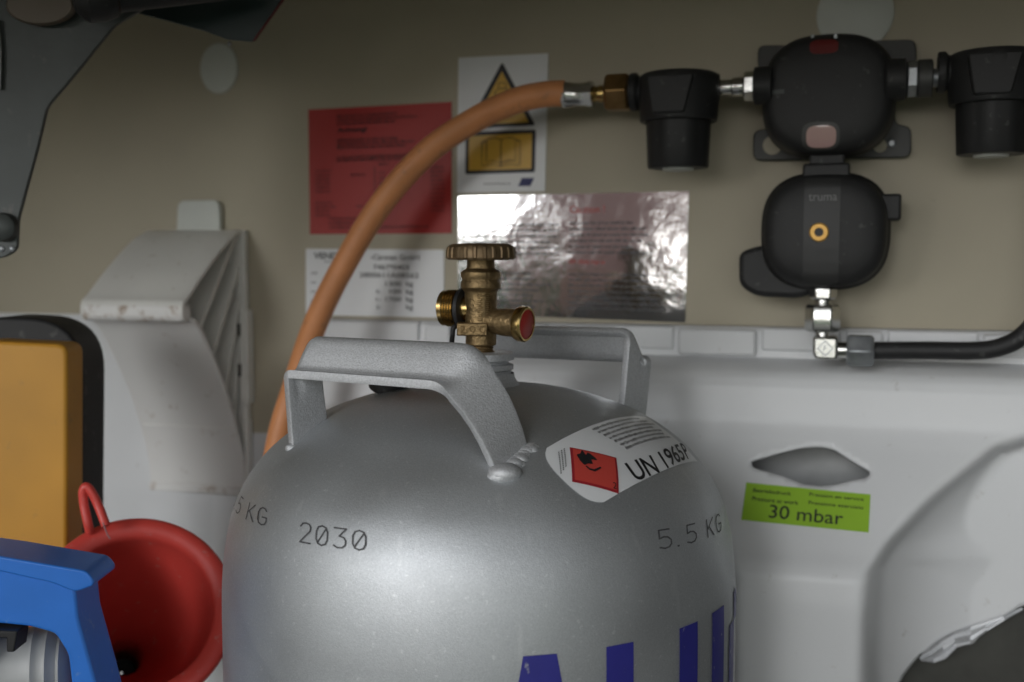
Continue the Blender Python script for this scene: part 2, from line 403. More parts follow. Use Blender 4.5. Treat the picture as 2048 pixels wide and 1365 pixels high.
# wall of the cavity behind the hole, coloured grey to deepen its shade
hx0, hx1 = min(p[0] for p in holeP), max(p[0] for p in holeP); hz0, hz1 = min(p[1] for p in holeP), max(p[1] for p in holeP)
obj('cavity_wall', box(hx0 - .03, hx1 + .03, -.012, -.003, hz0 - .03, hz1 + .04), M['grey'], liner, MW)
for (a, b, y0, y1, pr) in ((640, 838, 642, 690, .012), (848, 900, 644, 690, .015), (905, 1095, 645, 695, .012), (1105, 1230, 650, 700, .015), (1238, 1347, 656, 700, .012), (1356, 1511, 660, 713, .017),
                           (1523, 1680, 664, 706, .013), (1692, 1765, 668, 708, .016), (1775, 1957, 675, 712, .013), (1968, 2090, 682, 718, .016)):
    p0 = wp(a, y0, pr); p1 = wp(b, y1, pr)
    bm = box(p0.x, p1.x, -pr, -.002, p1.z, .5225 if pr < .014 else .521)
    obj('lip_block', bm, M['liner'], liner, MW, bevel=.0022)
# ragged cut edge at the right niche
bm = bmesh.new(); top = [(1838, 1312), (1858, 1292), (1880, 1274), (1905, 1262), (1940, 1250), (1972, 1240), (2005, 1230), (2040, 1212)]
bot = [(1842, 1318), (1868, 1322), (1890, 1312), (1912, 1290), (1940, 1284), (1972, 1258), (2008, 1236), (2044, 1214)]
rows = []
for k in range(6):
    row = []
    for i, (t, b) in enumerate(zip(top, bot)):
        f = k / 5; p = on_liner(t[0] * (1 - f) + b[0] * f, t[1] * (1 - f) + b[1] * f)
        row.append(bm.verts.new((p.x, p.y - .003 - .004 * rnd.random(), p.z)))
    rows.append(row)
ringfaces(bm, rows, False)
obj('torn_edge', bm, M['alu2'], liner, MW, sharp=10)
# dark board added behind the cut-out, its colour standing for the gap's shade
p = on_liner(1760, 1330)
tag(obj('shade_board', box(p.x - .05, p.x + .25, -.0115, -.003, .02, .42), M['dirt_and_shade'], space=MW, bevel=.002), 'dark board added for the shaded gap behind the torn edge of the white liner', 'board')
# lime sticker
def liner_map(c, off):
    bl, br, tr, tl = [Vector((p.x, p.z)) for p in (on_liner(*q) for q in c)]
    def mp(u, v):
        p = (bl * (1 - u) + br * u) * (1 - v) + (tl * (1 - u) + tr * u) * v
        return Vector((p.x, -liner_out(p.x, p.y) - off, p.y + off * .6))
    return mp
GC = [(1483, 1041), (1737, 1066), (1741, 990), (1493, 966)]
st = thing('pressure_sticker', 'lime green sticker reading 30 mbar below the diamond shaped hole', 'sticker', MW @ on_liner(1610, 1015), YAW)
obj('sheet', grid(liner_map(GC, .0008), 12, 6), M['p_green'], st, MW)
bm = bmesh.new(); mp = liner_map(GC, .0013)
text(bm, 'Betriebsdruck', .065, .76, .375, .86, mp, .008); text(bm, 'Pressure at work', .065, .53, .44, .64, mp, .008)
text(bm, 'Pression en service', .52, .80, .95, .89, mp, .008); text(bm, 'Pressione esercizio', .52, .58, .95, .67, mp, .008)
text(bm, '30 mbar', .215, .12, .80, .47, mp, .004)
obj('lettering', bm, M['ink'], st, MW)

# ================================================================== GAS CYLINDER
AX = Vector((at(960, 700, .662).x, .662, 0))
prof_pts = [(0, .5005), (.02, .5000), (.045, .4972), (.060, .4945), (.0755, .4902), (.0925, .4838), (.1075, .4755), (.1225, .4638), (.1335, .4510), (.1405, .4385), (.1452, .4250), (.1482, .4080), (.1497, .3900), (.1500, .3700)]
pp = spline([Vector((a, b, 0)) for a, b in prof_pts], 8)
pr = [(q.x, q.y) for q in pp] + [(.15, .34), (.15, .30), (.15, .2), (.15, .1), (.15, .04), (.147, .022), (.138, .008), (.125, .0)]
pr = [(a * (1.010 + .014 * min(1, max(0, (.5 - b) / .12))), b) for a, b in pr]
Ls = [0.]
for a, b in zip(pr, pr[1:]): Ls.append(Ls[-1] + math.hypot(b[0] - a[0], b[1] - a[1]))
PR = np.array(pr); LS = np.array(Ls)
def cyl_rz(l): return float(np.interp(l, LS, PR[:, 0])), float(np.interp(l, LS, PR[:, 1]))
def cyl_pt(phi, l, off=0.):                  # phi measured from the side facing the camera, positive to the right
    r, z = cyl_rz(l); r2, z2 = cyl_rz(l + .001); dr, dz = r2 - r, z2 - z; k = math.hypot(dr, dz) or 1
    nr, nz = -dz / k, dr / k; r += nr * off; z += nz * off
    return Vector((AX.x + r * math.sin(phi), AX.y - r * math.cos(phi), z))
zz = PR[:len(pp) + 3, 1][::-1]; rr_ = PR[:len(pp) + 3, 0][::-1]; prmax = float(PR[:, 0].max())
def cyl_hit(px, py):
    d = ray(px, py); t = .40
    def f(t):
        p = CAM + d * t
        if p.z > .5005: return 1
        return math.hypot(p.x - AX.x, p.y - AX.y) - float(np.interp(p.z, zz, rr_))
    bt = (9, t)
    while t < .80 and f(t) > 0:
        bt = min(bt, (f(t), t)); t += .001
    if t >= .80: return CAM + d * bt[1]
    lo, hi = t - .001, t
    for _ in range(20):
        m = (lo + hi) / 2
        if f(m) > 0: lo = m
        else: hi = m
    return CAM + d * hi
def cyl_uv(px, py):
    p = cyl_hit(px, py); r = math.hypot(p.x - AX.x, p.y - AX.y); phi = math.atan2(p.x - AX.x, -(p.y - AX.y))
    i = int(np.argmin((PR[:, 0] - r) ** 2 + (PR[:, 1] - p.z) ** 2)); best = (9, 0)
    for l in np.linspace(LS[max(0, i - 1)], LS[min(len(LS) - 1, i + 1)], 60):
        a, b = cyl_rz(l); best = min(best, ((a - r) ** 2 + (b - p.z) ** 2, l))
    return phi, best[1]
def cyl_map(c, off):                         # c: pixel corners bl, br, tr, tl
    q = [Vector(cyl_uv(*p)) for p in c]
    def mp(u, v):
        p = (q[0] * (1 - u) + q[1] * u) * (1 - v) + (q[3] * (1 - u) + q[2] * u) * v
        return cyl_pt(p.x, p.y, off)
    return mp
cyl = thing('gas_cylinder', 'big silver aluminium gas cylinder with carrying handles and brass valve standing in the locker', 'gas cylinder', (AX.x, AX.y, 0))
obj('body', lathe(pr, AX, seg=160, cap=False), M['alu'], cyl, sharp=60)
# neck
def zx(py, Y=.662): return at(960, py, Y).z
K = .662 / F
XN = at(962, 700, .662).x
NC = Vector((XN, AX.y, 0))
npf = [(.0245, .4970), (.0225, .5010), (.0207, .5035), (.0200, .507), (.0200, zx(753)), (.0182, zx(748)), (.0182, zx(741)), (.0196, zx(738)), (.0196, zx(729)), (.0165, zx(726)), (.0165, zx(722)), (.0200, zx(719)), (.0200, zx(706)), (.0185, zx(703.5)), (.010, zx(703.5))]
neck = obj('neck', lathe(npf, NC, seg=64), M['alu2'], cyl)
# handles
def handle(rot):
    f = [cyl_hit(583, 894), at(571, 748, .598), at(884, 772, .560), cyl_hit(992, 944)]
    f[1].y = f[0].y + .004; f[1] = at(571, 748, f[1].y)
    f[2] = at(884, 772, f[3].y * .72 + f[0].y * .28)
    b = [cyl_hit(650, 838), at(632, 686, cyl_hit(650, 838).y - .002), at(966, 702, cyl_hit(1050, 885).y + .012), cyl_hit(1050, 886)]
    for q in (f, b):
        q[0] += Vector((0, 0, -.003)); q[3] += Vector((0, 0, -.003))
    def corner(P, r, n=7):
        out = [P[0] + (P[1] - P[0]) * (i / 6) for i in range(5)]
        for i in (1, 2):
            a = P[i - 1] - P[i]; c = P[i + 1] - P[i]; s = P[i] + a.normalized() * r[i - 1]; e = P[i] + c.normalized() * r[i - 1]
            for j in range(n + 1):
                t = j / n; out.append(s * (1 - t) ** 2 + P[i] * 2 * t * (1 - t) + e * t * t)
            if i == 1: out += [out[-1].lerp(P[2] + (P[1] - P[2]).normalized() * r[1], k / 6) for k in range(1, 6)]
        s = out[-1]; mid = s.lerp(P[3], .5) + Vector((.0025, -.001, .0055))
        return out + [s * (1 - t) ** 2 + mid * 2 * t * (1 - t) + P[3] * t * t for t in (.2, .4, .6, .8, 1.)]
    A = corner(f, (.0035, .009)); B = corner(b, (.006, .013))
    bm = bmesh.new(); rows = []; n = len(A); HT = [0, .12, .25, .4, .6, .8, .92, 1]; HD = [.0, -.0022, -.0042, -.0042, .0006, .0042, .0034, 0]
    for k in range(19):
        t = k / 18; row = []
        for i in range(n):
            u = i / (n - 1); edge = max(0, min(1, (u - .12) / .1, (.80 - u) / .12))
            p = A[i].lerp(B[i], t); p = p + Vector((.0, -.2, 1)) * edge * float(np.interp(t, HT, HD))
            row.append(bm.verts.new(p))
        rows.append(row)
    ringfaces(bm, rows, False)
    welds = []
    for (P0, P1, big) in ((f[0], b[0], 0), (f[3], b[3], 1)):
        wb = bmesh.new(); m = 24
        for i in range(m):
            t = i / (m - 1); p = P0.lerp(P1, t) + Vector((0, 0, .0030))
            r = (.0030 + .0016 * rnd.random()) * (1 if big else .75) * (1.7 if big and i < 2 else 1)
            sphere(p + Vector((.0026 * big + .0022 * (rnd.random() - .3), -.0008 + .0012 * rnd.random(), -.0016 - .0016 * rnd.random() + (0 if i > 1 else .0008))), r, wb, 12, (1.1 + .3 * rnd.random(), 1, .7))
        welds.append(wb)
    if rot:
        T = Matrix.Translation(AX) @ Matrix.Rotation(math.pi, 4, 'Z') @ Matrix.Translation(-AX)
        bm.transform(T); [q.transform(T) for q in welds]
    h = obj('handle', bm, M['alu2'], cyl, sharp=50)
    s = h.modifiers.new('plate', 'SOLIDIFY'); s.thickness = .0046; s.offset = 0
    v = h.modifiers.new('bevel', 'BEVEL'); v.width = .0007; v.segments = 2; v.limit_method = 'ANGLE'; v.angle_limit = R(50)
    for q in welds: obj('weld', q, M['alu2'], h, sharp=80)
handle(False); handle(True)
# stamped numbers: single stroke lettering
STR = {'2': [[(0, .8), (.12, .96), (.3, 1), (.5, .96), (.6, .82), (.58, .62), (.4, .42), (0, 0), (.62, 0)]],
 '0': [[(.3, 0), (.1, .08), (0, .3), (0, .7), (.1, .92), (.3, 1), (.5, .92), (.6, .7), (.6, .3), (.5, .08), (.3, 0)], [(.08, .12), (.52, .88)]],
 '3': [[(0, 1), (.6, 1), (.28, .6), (.5, .54), (.6, .38), (.58, .16), (.42, .02), (.2, 0), (0, .1)]],
 '5': [[(.58, 1), (.06, 1), (.03, .55), (.25, .62), (.45, .58), (.6, .42), (.6, .2), (.48, .05), (.25, 0), (0, .08)]],
 '.': [[(.0, 0), (.07, 0)]], 'K': [[(0, 0), (0, 1)], [(.58, 1), (0, .42)], [(.16, .56), (.6, 0)]],
 'G': [[(.58, .84), (.45, .97), (.28, 1), (.1, .9), (0, .68), (0, .3), (.1, .08), (.3, 0), (.5, .06), (.6, .25), (.6, .45), (.32, .45)]]}
def strokes(bm, s, adv, mp, wd=.085, asp=1.):
    x = 0.
    for ch in s:
        for ln in STR.get(ch, []):
            pts = [Vector(p) for p in ln]
            for i, (a, b) in enumerate(zip(pts, pts[1:])):
                d = (b - a).normalized(); n = Vector((-d.y, d.x)) * wd / 2; a = a - d * wd * .35; b = b + d * wd * .35
                bm.faces.new([bm.verts.new(mp((x + p.x) * asp, p.y)) for p in (a - n, b - n, b + n, a + n)])
        x += adv * (.62 if ch in '. ' else 1)

bm = bmesh.new(); strokes(bm, '2030', .93, cyl_map([(600, 1084), (732, 1102), (733, 1063), (603, 1045)], .0003), asp=1 / 3.4)
obj('printed_year', bm, M['ink_soft'], cyl)
bm = bmesh.new(); mp = cyl_map([(1320, 1099), (1441, 1062), (1437, 1028), (1314, 1062)], .0003); strokes(bm, '5.5 KG', .95, mp, asp=1 / 4.55)
obj('printed_weight', bm, M['ink_soft'], cyl)
bm = bmesh.new(); mp = cyl_map([(461, 1006), (530, 1052), (533, 1018), (466, 974)], .0003); strokes(bm, '5.5 KG', .95, mp, asp=1 / 4.55)
obj('printed_weight', bm, M['ink_soft'], cyl)
# big blue letters
def blue(*quads):
    bm = bmesh.new()
    for q in quads:
        q = [Vector(p) for p in q]
        grid(lambda u, v: (lambda p: cyl_pt(p.x, p.y, .0005))((q[0] * (1 - u) + q[1] * u) * (1 - v) + (q[3] * (1 - u) + q[2] * u) * v), 5, 8, bm)
    obj('painted_letter', bm, M['ink_blue'], cyl)
a0, lt = cyl_uv(1046, 1308); a1 = cyl_uv(1113, 1307)[0]; w_ = a1 - a0; lt = (lt + cyl_uv(1240, 1293)[1]) / 2; lb = lt + .085; sk = w_ * .95; st_ = w_ * .78
am = (a0 + a1) / 2
f_ = .034 / .085; zt_ = lt + .034; in0, in1 = a0 - sk + st_, a1 + sk - st_
blue([(a0 - sk * f_, zt_), (a1 + sk * f_, zt_), (a1, lt), (a0, lt)], [(a0 - sk, lb), (in0, lb), (am, zt_), (a0 - sk * f_, zt_)], [(in1, lb), (a1 + sk, lb), (a1 + sk * f_, zt_), (am, zt_)])
b0 = cyl_uv(1212, 1310)[0]; b1 = cyl_uv(1266, 1300)[0]
blue([(b0, lb), (b1, lb), (b1, lt), (b0, lt)], [(b1, lb), (b1 + st_ * 1.0, lb), (b1 + st_ * 1.0, lb - .016), (b1, lb - .016)])
c0 = cyl_uv(1358, 1300)[0]; c1 = cyl_uv(1394, 1300)[0]; d0 = cyl_uv(1423, 1300)[0]; d1 = cyl_uv(1446, 1300)[0]
blue([(c0, lb), (c1, lb), (c1, lt), (c0, lt)], [(d0, lb), (d1, lb), (d1, lt), (d0, lt)], [(c1, lb), (d0, lb), (d0, lb - .016), (c1, lb - .016)])
g0 = d1 + (d0 - c1) * .7
blue([(g0, lb - .015), (g0 + st_, lb - .015), (g0 + st_, lt + .015), (g0, lt + .015)], [(g0 + st_, lb), (g0 + 2 * st_, lb), (g0 + 2 * st_, lb - .016), (g0 + st_, lb - .016)], [(g0 + st_, lt + .016), (g0 + 2 * st_, lt + .016), (g0 + 2 * st_, lt), (g0 + st_, lt)])
# hazard label: rounded left end
LP0 = cyl_hit(1225, 930)
_u, _l = cyl_uv(1225, 930); LN = (cyl_pt(_u, _l, .01) - cyl_pt(_u, _l, 0)).normalized()
LU_ = Vector((0, 0, 1)).cross(LN).normalized(); LV_ = LN.cross(LU_)
def tang(px, py): q = cyl_hit(px, py) - LP0; return Vector((q.dot(LU_), q.dot(LV_)))
def on_tang(p, off):                         # point of the tangent plane laid down on the cylinder along the label's normal
    b = LP0 + LU_ * p.x + LV_ * p.y; f = lambda t: (lambda q: math.hypot(q.x - AX.x, q.y - AX.y) - float(np.interp(q.z, zz, rr_)) if q.z < .5005 else 1)(b - LN * t)
    lo, hi = -.02, .08
    for _ in range(26):
        m = (lo + hi) / 2
        if f(m) > 0: lo = m
        else: hi = m
    return b - LN * (hi - off)
def lab_map(q, off):
    q = [tang(*p) if not isinstance(p, Vector) else p for p in q]
    def mp(u, v): return on_tang((q[0] * (1 - u) + q[1] * u) * (1 - v) + (q[3] * (1 - u) + q[2] * u) * v, off)
    return mp
hb, ht = tang(1195, 1013), tang(1083, 904); hr = tang(1394, 924)
HV = [hb, hr, ht + (hr - hb), ht]
def row_map(q, off):                         # each row of the sheet follows the skin along its own normal, so that it lies straight
    cache = {}
    def mp(u, v):
        k = round(v, 4)
        if k not in cache:
            A = on_tang(q[0] * (1 - v) + q[3] * v, 0); B = on_tang(q[1] * (1 - v) + q[2] * v, 0); m = (A + B) / 2
            r = math.hypot(m.x - AX.x, m.y - AX.y); phi = math.atan2(m.x - AX.x, -(m.y - AX.y))
            N = (LN + (cyl_pt(phi, cyl_l(m), .01) - cyl_pt(phi, cyl_l(m), 0)).normalized() * 3).normalized(); cache[k] = (A, B, N)
        A, B, N = cache[k]; b = A * (1 - u) + B * u; lo, hi = -.03, .05
        f = lambda t: (lambda p: math.hypot(p.x - AX.x, p.y - AX.y) - float(np.interp(p.z, zz, rr_)) if p.z < .5005 else 1)(b - N * t)
        for _ in range(26):
            c = (lo + hi) / 2
            if f(c) > 0: lo = c
            else: hi = c
        return b - N * (hi - off)
    return mp
def cyl_l(p):
    r = math.hypot(p.x - AX.x, p.y - AX.y); a = math.atan2(r, p.z - .36)
    i = int(np.argmin(np.abs(np.arctan2(PR[:, 0], PR[:, 1] - .36) - a))); return float(LS[i])
mpL = row_map(HV, .0004)
bm = bmesh.new()
def lab(u, v):
    d = 2 * v - 1; return mpL(u - .05 * (1 - u) * (1 - abs(d) ** 2.2) + .035 * (1 - u) * abs(d) ** 8, v)
grid(lab, 30, 20, bm)
hl = obj('hazard_label', bm, M['p_white'], cyl)
mp2 = row_map(HV, .0009)
HQ = [(1143, 966), (1236, 990), (1231, 918), (1138, 897)]
m3 = lab_map(HQ, .0008); bm = grid(m3, 8, 8); obj('hazard_square', bm, M['hazard2'], hl)
m4 = lab_map(HQ, .0012); bm = grid(lambda u, v: m4(.05 + .9 * u, .05 + .9 * v), 8, 8); obj('hazard_field', bm, M['hazard'], hl)
m5 = lab_map(HQ, .0016)
bm = bmesh.new()
FL = [(.17, .60), (.26, .50), (.34, .56), (.44, .58), (.42, .70), (.54, .72), (.47, .82), (.36, .90), (.31, .82), (.24, .94), (.19, .82), (.12, .76)]
bm.faces.new([bm.verts.new(m5(p[0], p[1])) for p in spline([Vector((*q, 0)) for q in FL + FL[:1]], 5)[:-1]])
bm.faces.new([bm.verts.new(m5(*p)) for p in [(.28, .46), (.36, .38), (.48, .37), (.62, .52), (.60, .55), (.46, .43), (.37, .43), (.30, .49)]])
text(bm, '2', .86, .06, .94, .22, m5)
obj('flame_symbol', bm, M['ink'], hl)
bm = bmesh.new(); mU = lab_map([(1272, 966), (1319, 948), (1300, 913), (1247, 930)], .0009); text(bm, 'UN', 0, 0, 1, 1, mU, .012)
q9 = [tang(*p) for p in ((1331, 942), (1371, 922), (1354, 890), (1309, 909))]; mU = lab_map(q9, .0009); text(bm, '1965', .07, 0, 1, 1, mU, .014); text(bm, 'P', 1.10, 0, 1.30, 1, mU, .012)
obj('lettering', bm, M['ink'], hl)
bm = bmesh.new()
for i in range(7):
    rects(bm, small_print(.36 + .008 * i, .90 - .075 * i, .84 + rnd.random() * .10, .045, .42, i), mp2)
mS = lab_map([(1118, 952), (1134, 945), (1130, 900), (1113, 908)], .0009)
for i in range(3): rects(bm, [(.1 + .33 * i, b, .1 + .33 * i + .14, b + .05) for b in np.arange(.02 + .1 * i, 1, .085)], mS)
obj('small_print', bm, M['ink'], hl)
# ---- valve
VC = NC
def vz(py, Y=.662): return zx(py, Y)
vb = [(.0085, vz(706)), (.0085, vz(702)), (.0072, vz(701)), (.0080, vz(699)), (.0070, vz(697)), (.0080, vz(695)), (.0070, vz(693)), (.0085, vz(691)), (.0093, vz(689)), (.0093, vz(672)), (.0098, vz(655)), (.0095, vz(640)), (.0097, vz(600)), (.0097, vz(586)), (.0103, vz(582)), (.0121, vz(576)), (.0121, vz(566)), (.0112, vz(560)), (.0121, vz(553)), (.0121, vz(545)), (.0108, vz(541)), (.0088, vz(538)), (.0084, vz(530)), (.0084, vz(518)), (.006, vz(516))]
valve = obj('valve', lathe(vb, VC, seg=48), M['brass'], cyl, bevel=.0004)
# handwheel, fluted rim
nf = 22
def flute(a, h): return 1 + .035 * (1 if math.cos(nf * a) > .35 else -0.0)
hw = [(.0085, vz(521)), (.0165, vz(520.5)), (.0185, vz(519.5)), (.0196, vz(520)), (.0203, vz(516)), (.0202, vz(503)), (.0196, vz(495)), (.0186, vz(490.5)), (.0165, vz(488.2)), (.010, vz(487.2)), (.0005, vz(487))]
bm = lathe(hw, VC, seg=22 * 8, rfun=lambda a, h: flute(a, h) if vz(519.8) < h < vz(492) else 1)
obj('handwheel', bm, mat('dark_brass_wheel', (.20, .135, .07), .48, .6, nscale=120, namt=.3, bump=.2, bscale=500), valve, sharp=30)
ax = Vector((.87, -.49, -.06)).normalized()
# outlet thread on the left/back
oc = Vector((VC.x, VC.y, vz(618))); axl = -Vector((.87, -.40, 0)).normalized()
thr = [(.0075, .006), (.0078, .0135), (.0098, .014)]
h = .0145
while h < .0235:
    thr += [(.0113, h), (.0103, h + .0009)]; h += .0018
thr += [(.0108, .0250), (.0098, .0256), (.0070, .0256), (.0068, .020)]
obj('outlet_thread', lathe(thr, oc, axl, 48), M['brass2'], valve)
ringp = lathe([(.0100, .0105), (.0122, .0108), (.0124, .0130), (.0100, .0133)], oc, axl, 32)
obj('tether_ring', ringp, M['black2'], valve)
bm = tube(spline([oc + axl * .012 + Vector((-.001, -.003, -.010)), at(908, 655, .66), at(905, 672, .66), at(903, 690, .655)], 6), .0016, 10)
obj('tether_strap', bm, M['black2'], valve)
# relief port to the right/front
rc = Vector((VC.x, VC.y, vz(640)))
rp = [(.0075, .004), (.0078, .012), (.0083, .016), (.0083, .0245), (.0098, .0255), (.0104, .0285), (.0104, .0300), (.0098, .0312), (.0088, .0312), (.0087, .0300)]
obj('relief_port', lathe(rp, rc, ax, 48), M['brass'], valve)
obj('port_rim', lathe([(.0100, .0262), (.01065, .0275), (.01065, .0308), (.0099, .0318), (.0088, .0318), (.0088, .0306)], rc, ax, 48), M['brass2'], valve)
obj('dust_cap', lathe([(.0087, .0285), (.0087, .0312), (.0080, .0316), (.0002, .0317)], rc, ax, 40), M['redcap'], valve)
cpos = at(778, 764, .668)
obj('outlet_cap', lathe([(.0108, -.004), (.0122, -.003), (.0124, .004), (.0115, .0055), (.0004, .0058)], cpos, (.1, -.35, .9), 32), M['black2'], valve)
obj('cap_tether', tube(spline([at(903, 690, .655), at(890, 712, .657), at(850, 740, .662), cpos + Vector((.010, 0, .002))], 6), .0014, 8), M['black2'], valve)
# block with marks
b0 = at(913, 647, .648); b1 = at(975, 673, .648)
obj('marking_block', box(b0.x, b1.x, .650, .664, b1.z, b0.z), M['brass'], valve, bevel=.0008)
bm = bmesh.new()
blk = lambda u, v: Vector((b0.x + (b1.x - b0.x) * u, .6496, b1.z + (b0.z - b1.z) * v))
text(bm, '2', .12, .25, .28, .8, blk); text(bm, 'O', .42, .3, .6, .78, blk); text(bm, 'C', .74, .25, .90, .8, blk)
def onval(u, v): a = (u - .5) * 2.2; return Vector((VC.x + .00995 * math.sin(a), VC.y - .00995 * math.cos(a), vz(645) + (vz(562) - vz(645)) * v))
text(bm, '200', .36, .78, .66, .91, onval, .01)
for cc in range(2):
    y = .05
    while y < .72:
        u0 = .42 + cc * .22; n = rnd.choice((0, 1, 2))
        rects(bm, [(u0, y, u0 + .13, y + .018), (u0 + (.11 if n else 0), y, u0 + .13 * (1 if n else .15), y + .07), (u0, y + .05, u0 + .13, y + .066)], onval); y += .095
obj('cast_marks', bm, mat('cast_mark_brass', (.13, .08, .03), .5, .7), valve)

# ================================================================== GAS HOSE
hose = wthing('gas_hose', 'orange rubber gas hose arching across the red notice with crimped metal end', 'hose', 1160, 187)
hp_ = [MW @ wp(1130, 187, .06), MW @ wp(1085, 190, .062), at(1030, 203, .852), at(950, 240, .868), at(855, 305, .88), at(760, 412, .893), at(683, 540, .893), at(630, 650, .885), at(590, 770, .87), at(558, 880, .86), at(545, 1000, .845), at(560, 1200, .84), at(650, 1350, .845)]
obj('tube', tube(spline(hp_, 10), .0098, 24), M['hose'], hose)
def xh(px, out=.06): return wp(px, 182, out).x
ZP = wp(1200, 188, .06).z; ZP2 = wp(1460, 175, .06).z
H = lambda px, dz=0: (xh(px), -.06, ZP + dz)
fer = [(.0085, xh(1123)), (.0098, xh(1127)), (.0099, xh(1140)), (.0088, xh(1146)), (.0088, xh(1172)), (.0096, xh(1178)), (.0096, xh(1186)), (.006, xh(1188))]
obj('ferrule', lathe(fer, (0, -.06, ZP), (1, 0, 0), 10), M['chrome'], hose, MW)
obj('adapter', lathe([(.0045, xh(1184)), (.0062, xh(1190)), (.0052, xh(1194)), (.0062, xh(1199)), (.0062, xh(1218))], (0, -.06, ZP), (1, 0, 0), 28), M['brass2'], hose, MW)
obj('union_nut', hexnut((0, -.06, ZP), (1, 0, 0), .0150, xh(1212), xh(1262), R(0)), M['brass3'], hose, MW, bevel=.0008)

# ================================================================== FILTERS
def make_filter():
    f = wthing('gas_filter', 'black plastic gas filter cup between orange hose and regulator', 'gas filter', 1357, 200, 'gas filters on the pipe run')
    c = wp(1357, 240, .06); X = c.x; k = (MW @ wp(1357, 240, .06)).y / F
    z = lambda py: wp(1357, py, .06).z
    prf = [(60 * k, z(240)), (74 * k, z(246)), (76 * k, z(240)), (81 * k, z(170)), (80 * k, z(158)), (74 * k, z(150)), (50 * k, z(146)), (1e-4, z(145))]
    obj('housing', lathe(prf, (X, -.06, 0), seg=48), M['black'], f, MW, bevel=.001)
    cup = [(20 * k, z(337)), (58 * k, z(337)), (60 * k, z(334)), (63 * k, z(260)), (64 * k, z(238))]
    obj('cup', lathe(cup, (X, -.06, 0), seg=40, rfun=lambda a, h: 1 - .035 * (1 if math.cos(9 * a) > .55 else 0)), M['black'], f, MW)
    obj('sight_glass', lathe([(.001, z(342)), (30 * k, z(341.5)), (31 * k, z(336)), (.002, z(336))], (X, -.06, 0), seg=32), M['cap'], f, MW)
    # flat front panel of the housing
    a = 81 * k
    pts = [(X - 52 * k, z(160)), (X + 40 * k, z(160)), (X + 22 * k, z(236)), (X - 40 * k, z(236))]
    obj('front_panel', prism(roundpoly(pts, .002, 2), .06, .06 + a * .985), M['black'], f, MW, bevel=.0015)
    obj('inlet_collar', lathe([(.0135, xh(1262)), (.0140, xh(1266)), (.0140, xh(1274)), (.0115, xh(1280)), (.0105, xh(1300))], (0, -.06, ZP), (1, 0, 0), 28), M['black'], f, MW)
    obj('outlet_collar', lathe([(.010, xh(1410)), (.0105, xh(1428)), (.0100, xh(1438)), (.006, xh(1439))], (0, -.06, ZP2), (1, 0, 0), 28), M['black'], f, MW)
    return f
f1 = make_filter()
f2 = f1.copy(); COL.objects.link(f2)
for ch in list(f1.children):
    c = ch.copy(); COL.objects.link(c); c.parent = f2
dx = wp(1985, 200, .06).x - wp(1357, 200, .06).x
f2.location = f1.location + (MW.to_3x3() @ Vector((dx, 0, .004)))
f2['label'] = 'black plastic gas filter cup at the right end of the pipe run, right of regulator'

# ================================================================== REGULATOR
reg = wthing('gas_regulator', 'black two part gas changeover regulator mounted on the beige wall', 'regulator', 1655, 330)
def dome_out(ctr, rx, rz, n, lev):
    rho = [s for o, s in lev][::-1]; ou = [o for o, s in lev][::-1]
    def f(x, z):
        q = (abs((x - ctr[0]) / rx) ** n + abs((z - ctr[1]) / rz) ** n) ** (1 / n); return float(np.interp(q, rho, ou))
    return f
def dome(ctr, rx, rz, n, lev, seg=72):
    bm = bmesh.new(); rings = []
    for o, s in lev:
        ring = []
        for i in range(seg):
            a = 2 * math.pi * i / seg; ca, sa = math.cos(a), math.sin(a)
            k = (abs(ca) ** n + abs(sa) ** n) ** (-1 / n) * max(s, .002)
            ring.append(bm.verts.new((ctr[0] + rx * k * ca, -o, ctr[1] + rz * k * sa)))
        rings.append(ring)
    ringfaces(bm, rings); bm.faces.new(rings[-1]); bm.faces.new(rings[0][::-1]); return bm
# back plate with four ears
def ear(px, py): p = wp(px, py, .006); return (p.x, p.z)
plate = [ear(*q) for q in ((1516, 92), (1640, 92), (1700, 84), (1831, 80), (1834, 128), (1790, 190), (1790, 250), (1823, 254), (1822, 316), (1700, 318), (1640, 321), (1507, 322), (1507, 262), (1545, 258), (1545, 190), (1516, 140))]
bpo = obj('mounting_plate', prism(roundpoly(plate, .006, 4), .002, .009), M['dark'], reg, MW, bevel=.001)
for px, py, r_ in ((1545, 291, .0065), (1760, 292, .0045)):
    p = wp(px, py, .0095); obj('screw_hole', lathe([(.0005, .0001), (r_, .0001), (r_ * 1.1, .0006), (.0005, .0008)], (p.x, -.0092, p.z), (0, -1, 0), 24), M['wall'], reg, MW)
p = wp(1783, 287, .0095); s_ = obj('screw', lathe([(.0035, 0), (.0035, .0012), (.002, .0022), (.0003, .0022)], (p.x, -.0092, p.z), (0, -1, 0), 16), M['steel'], reg, MW)
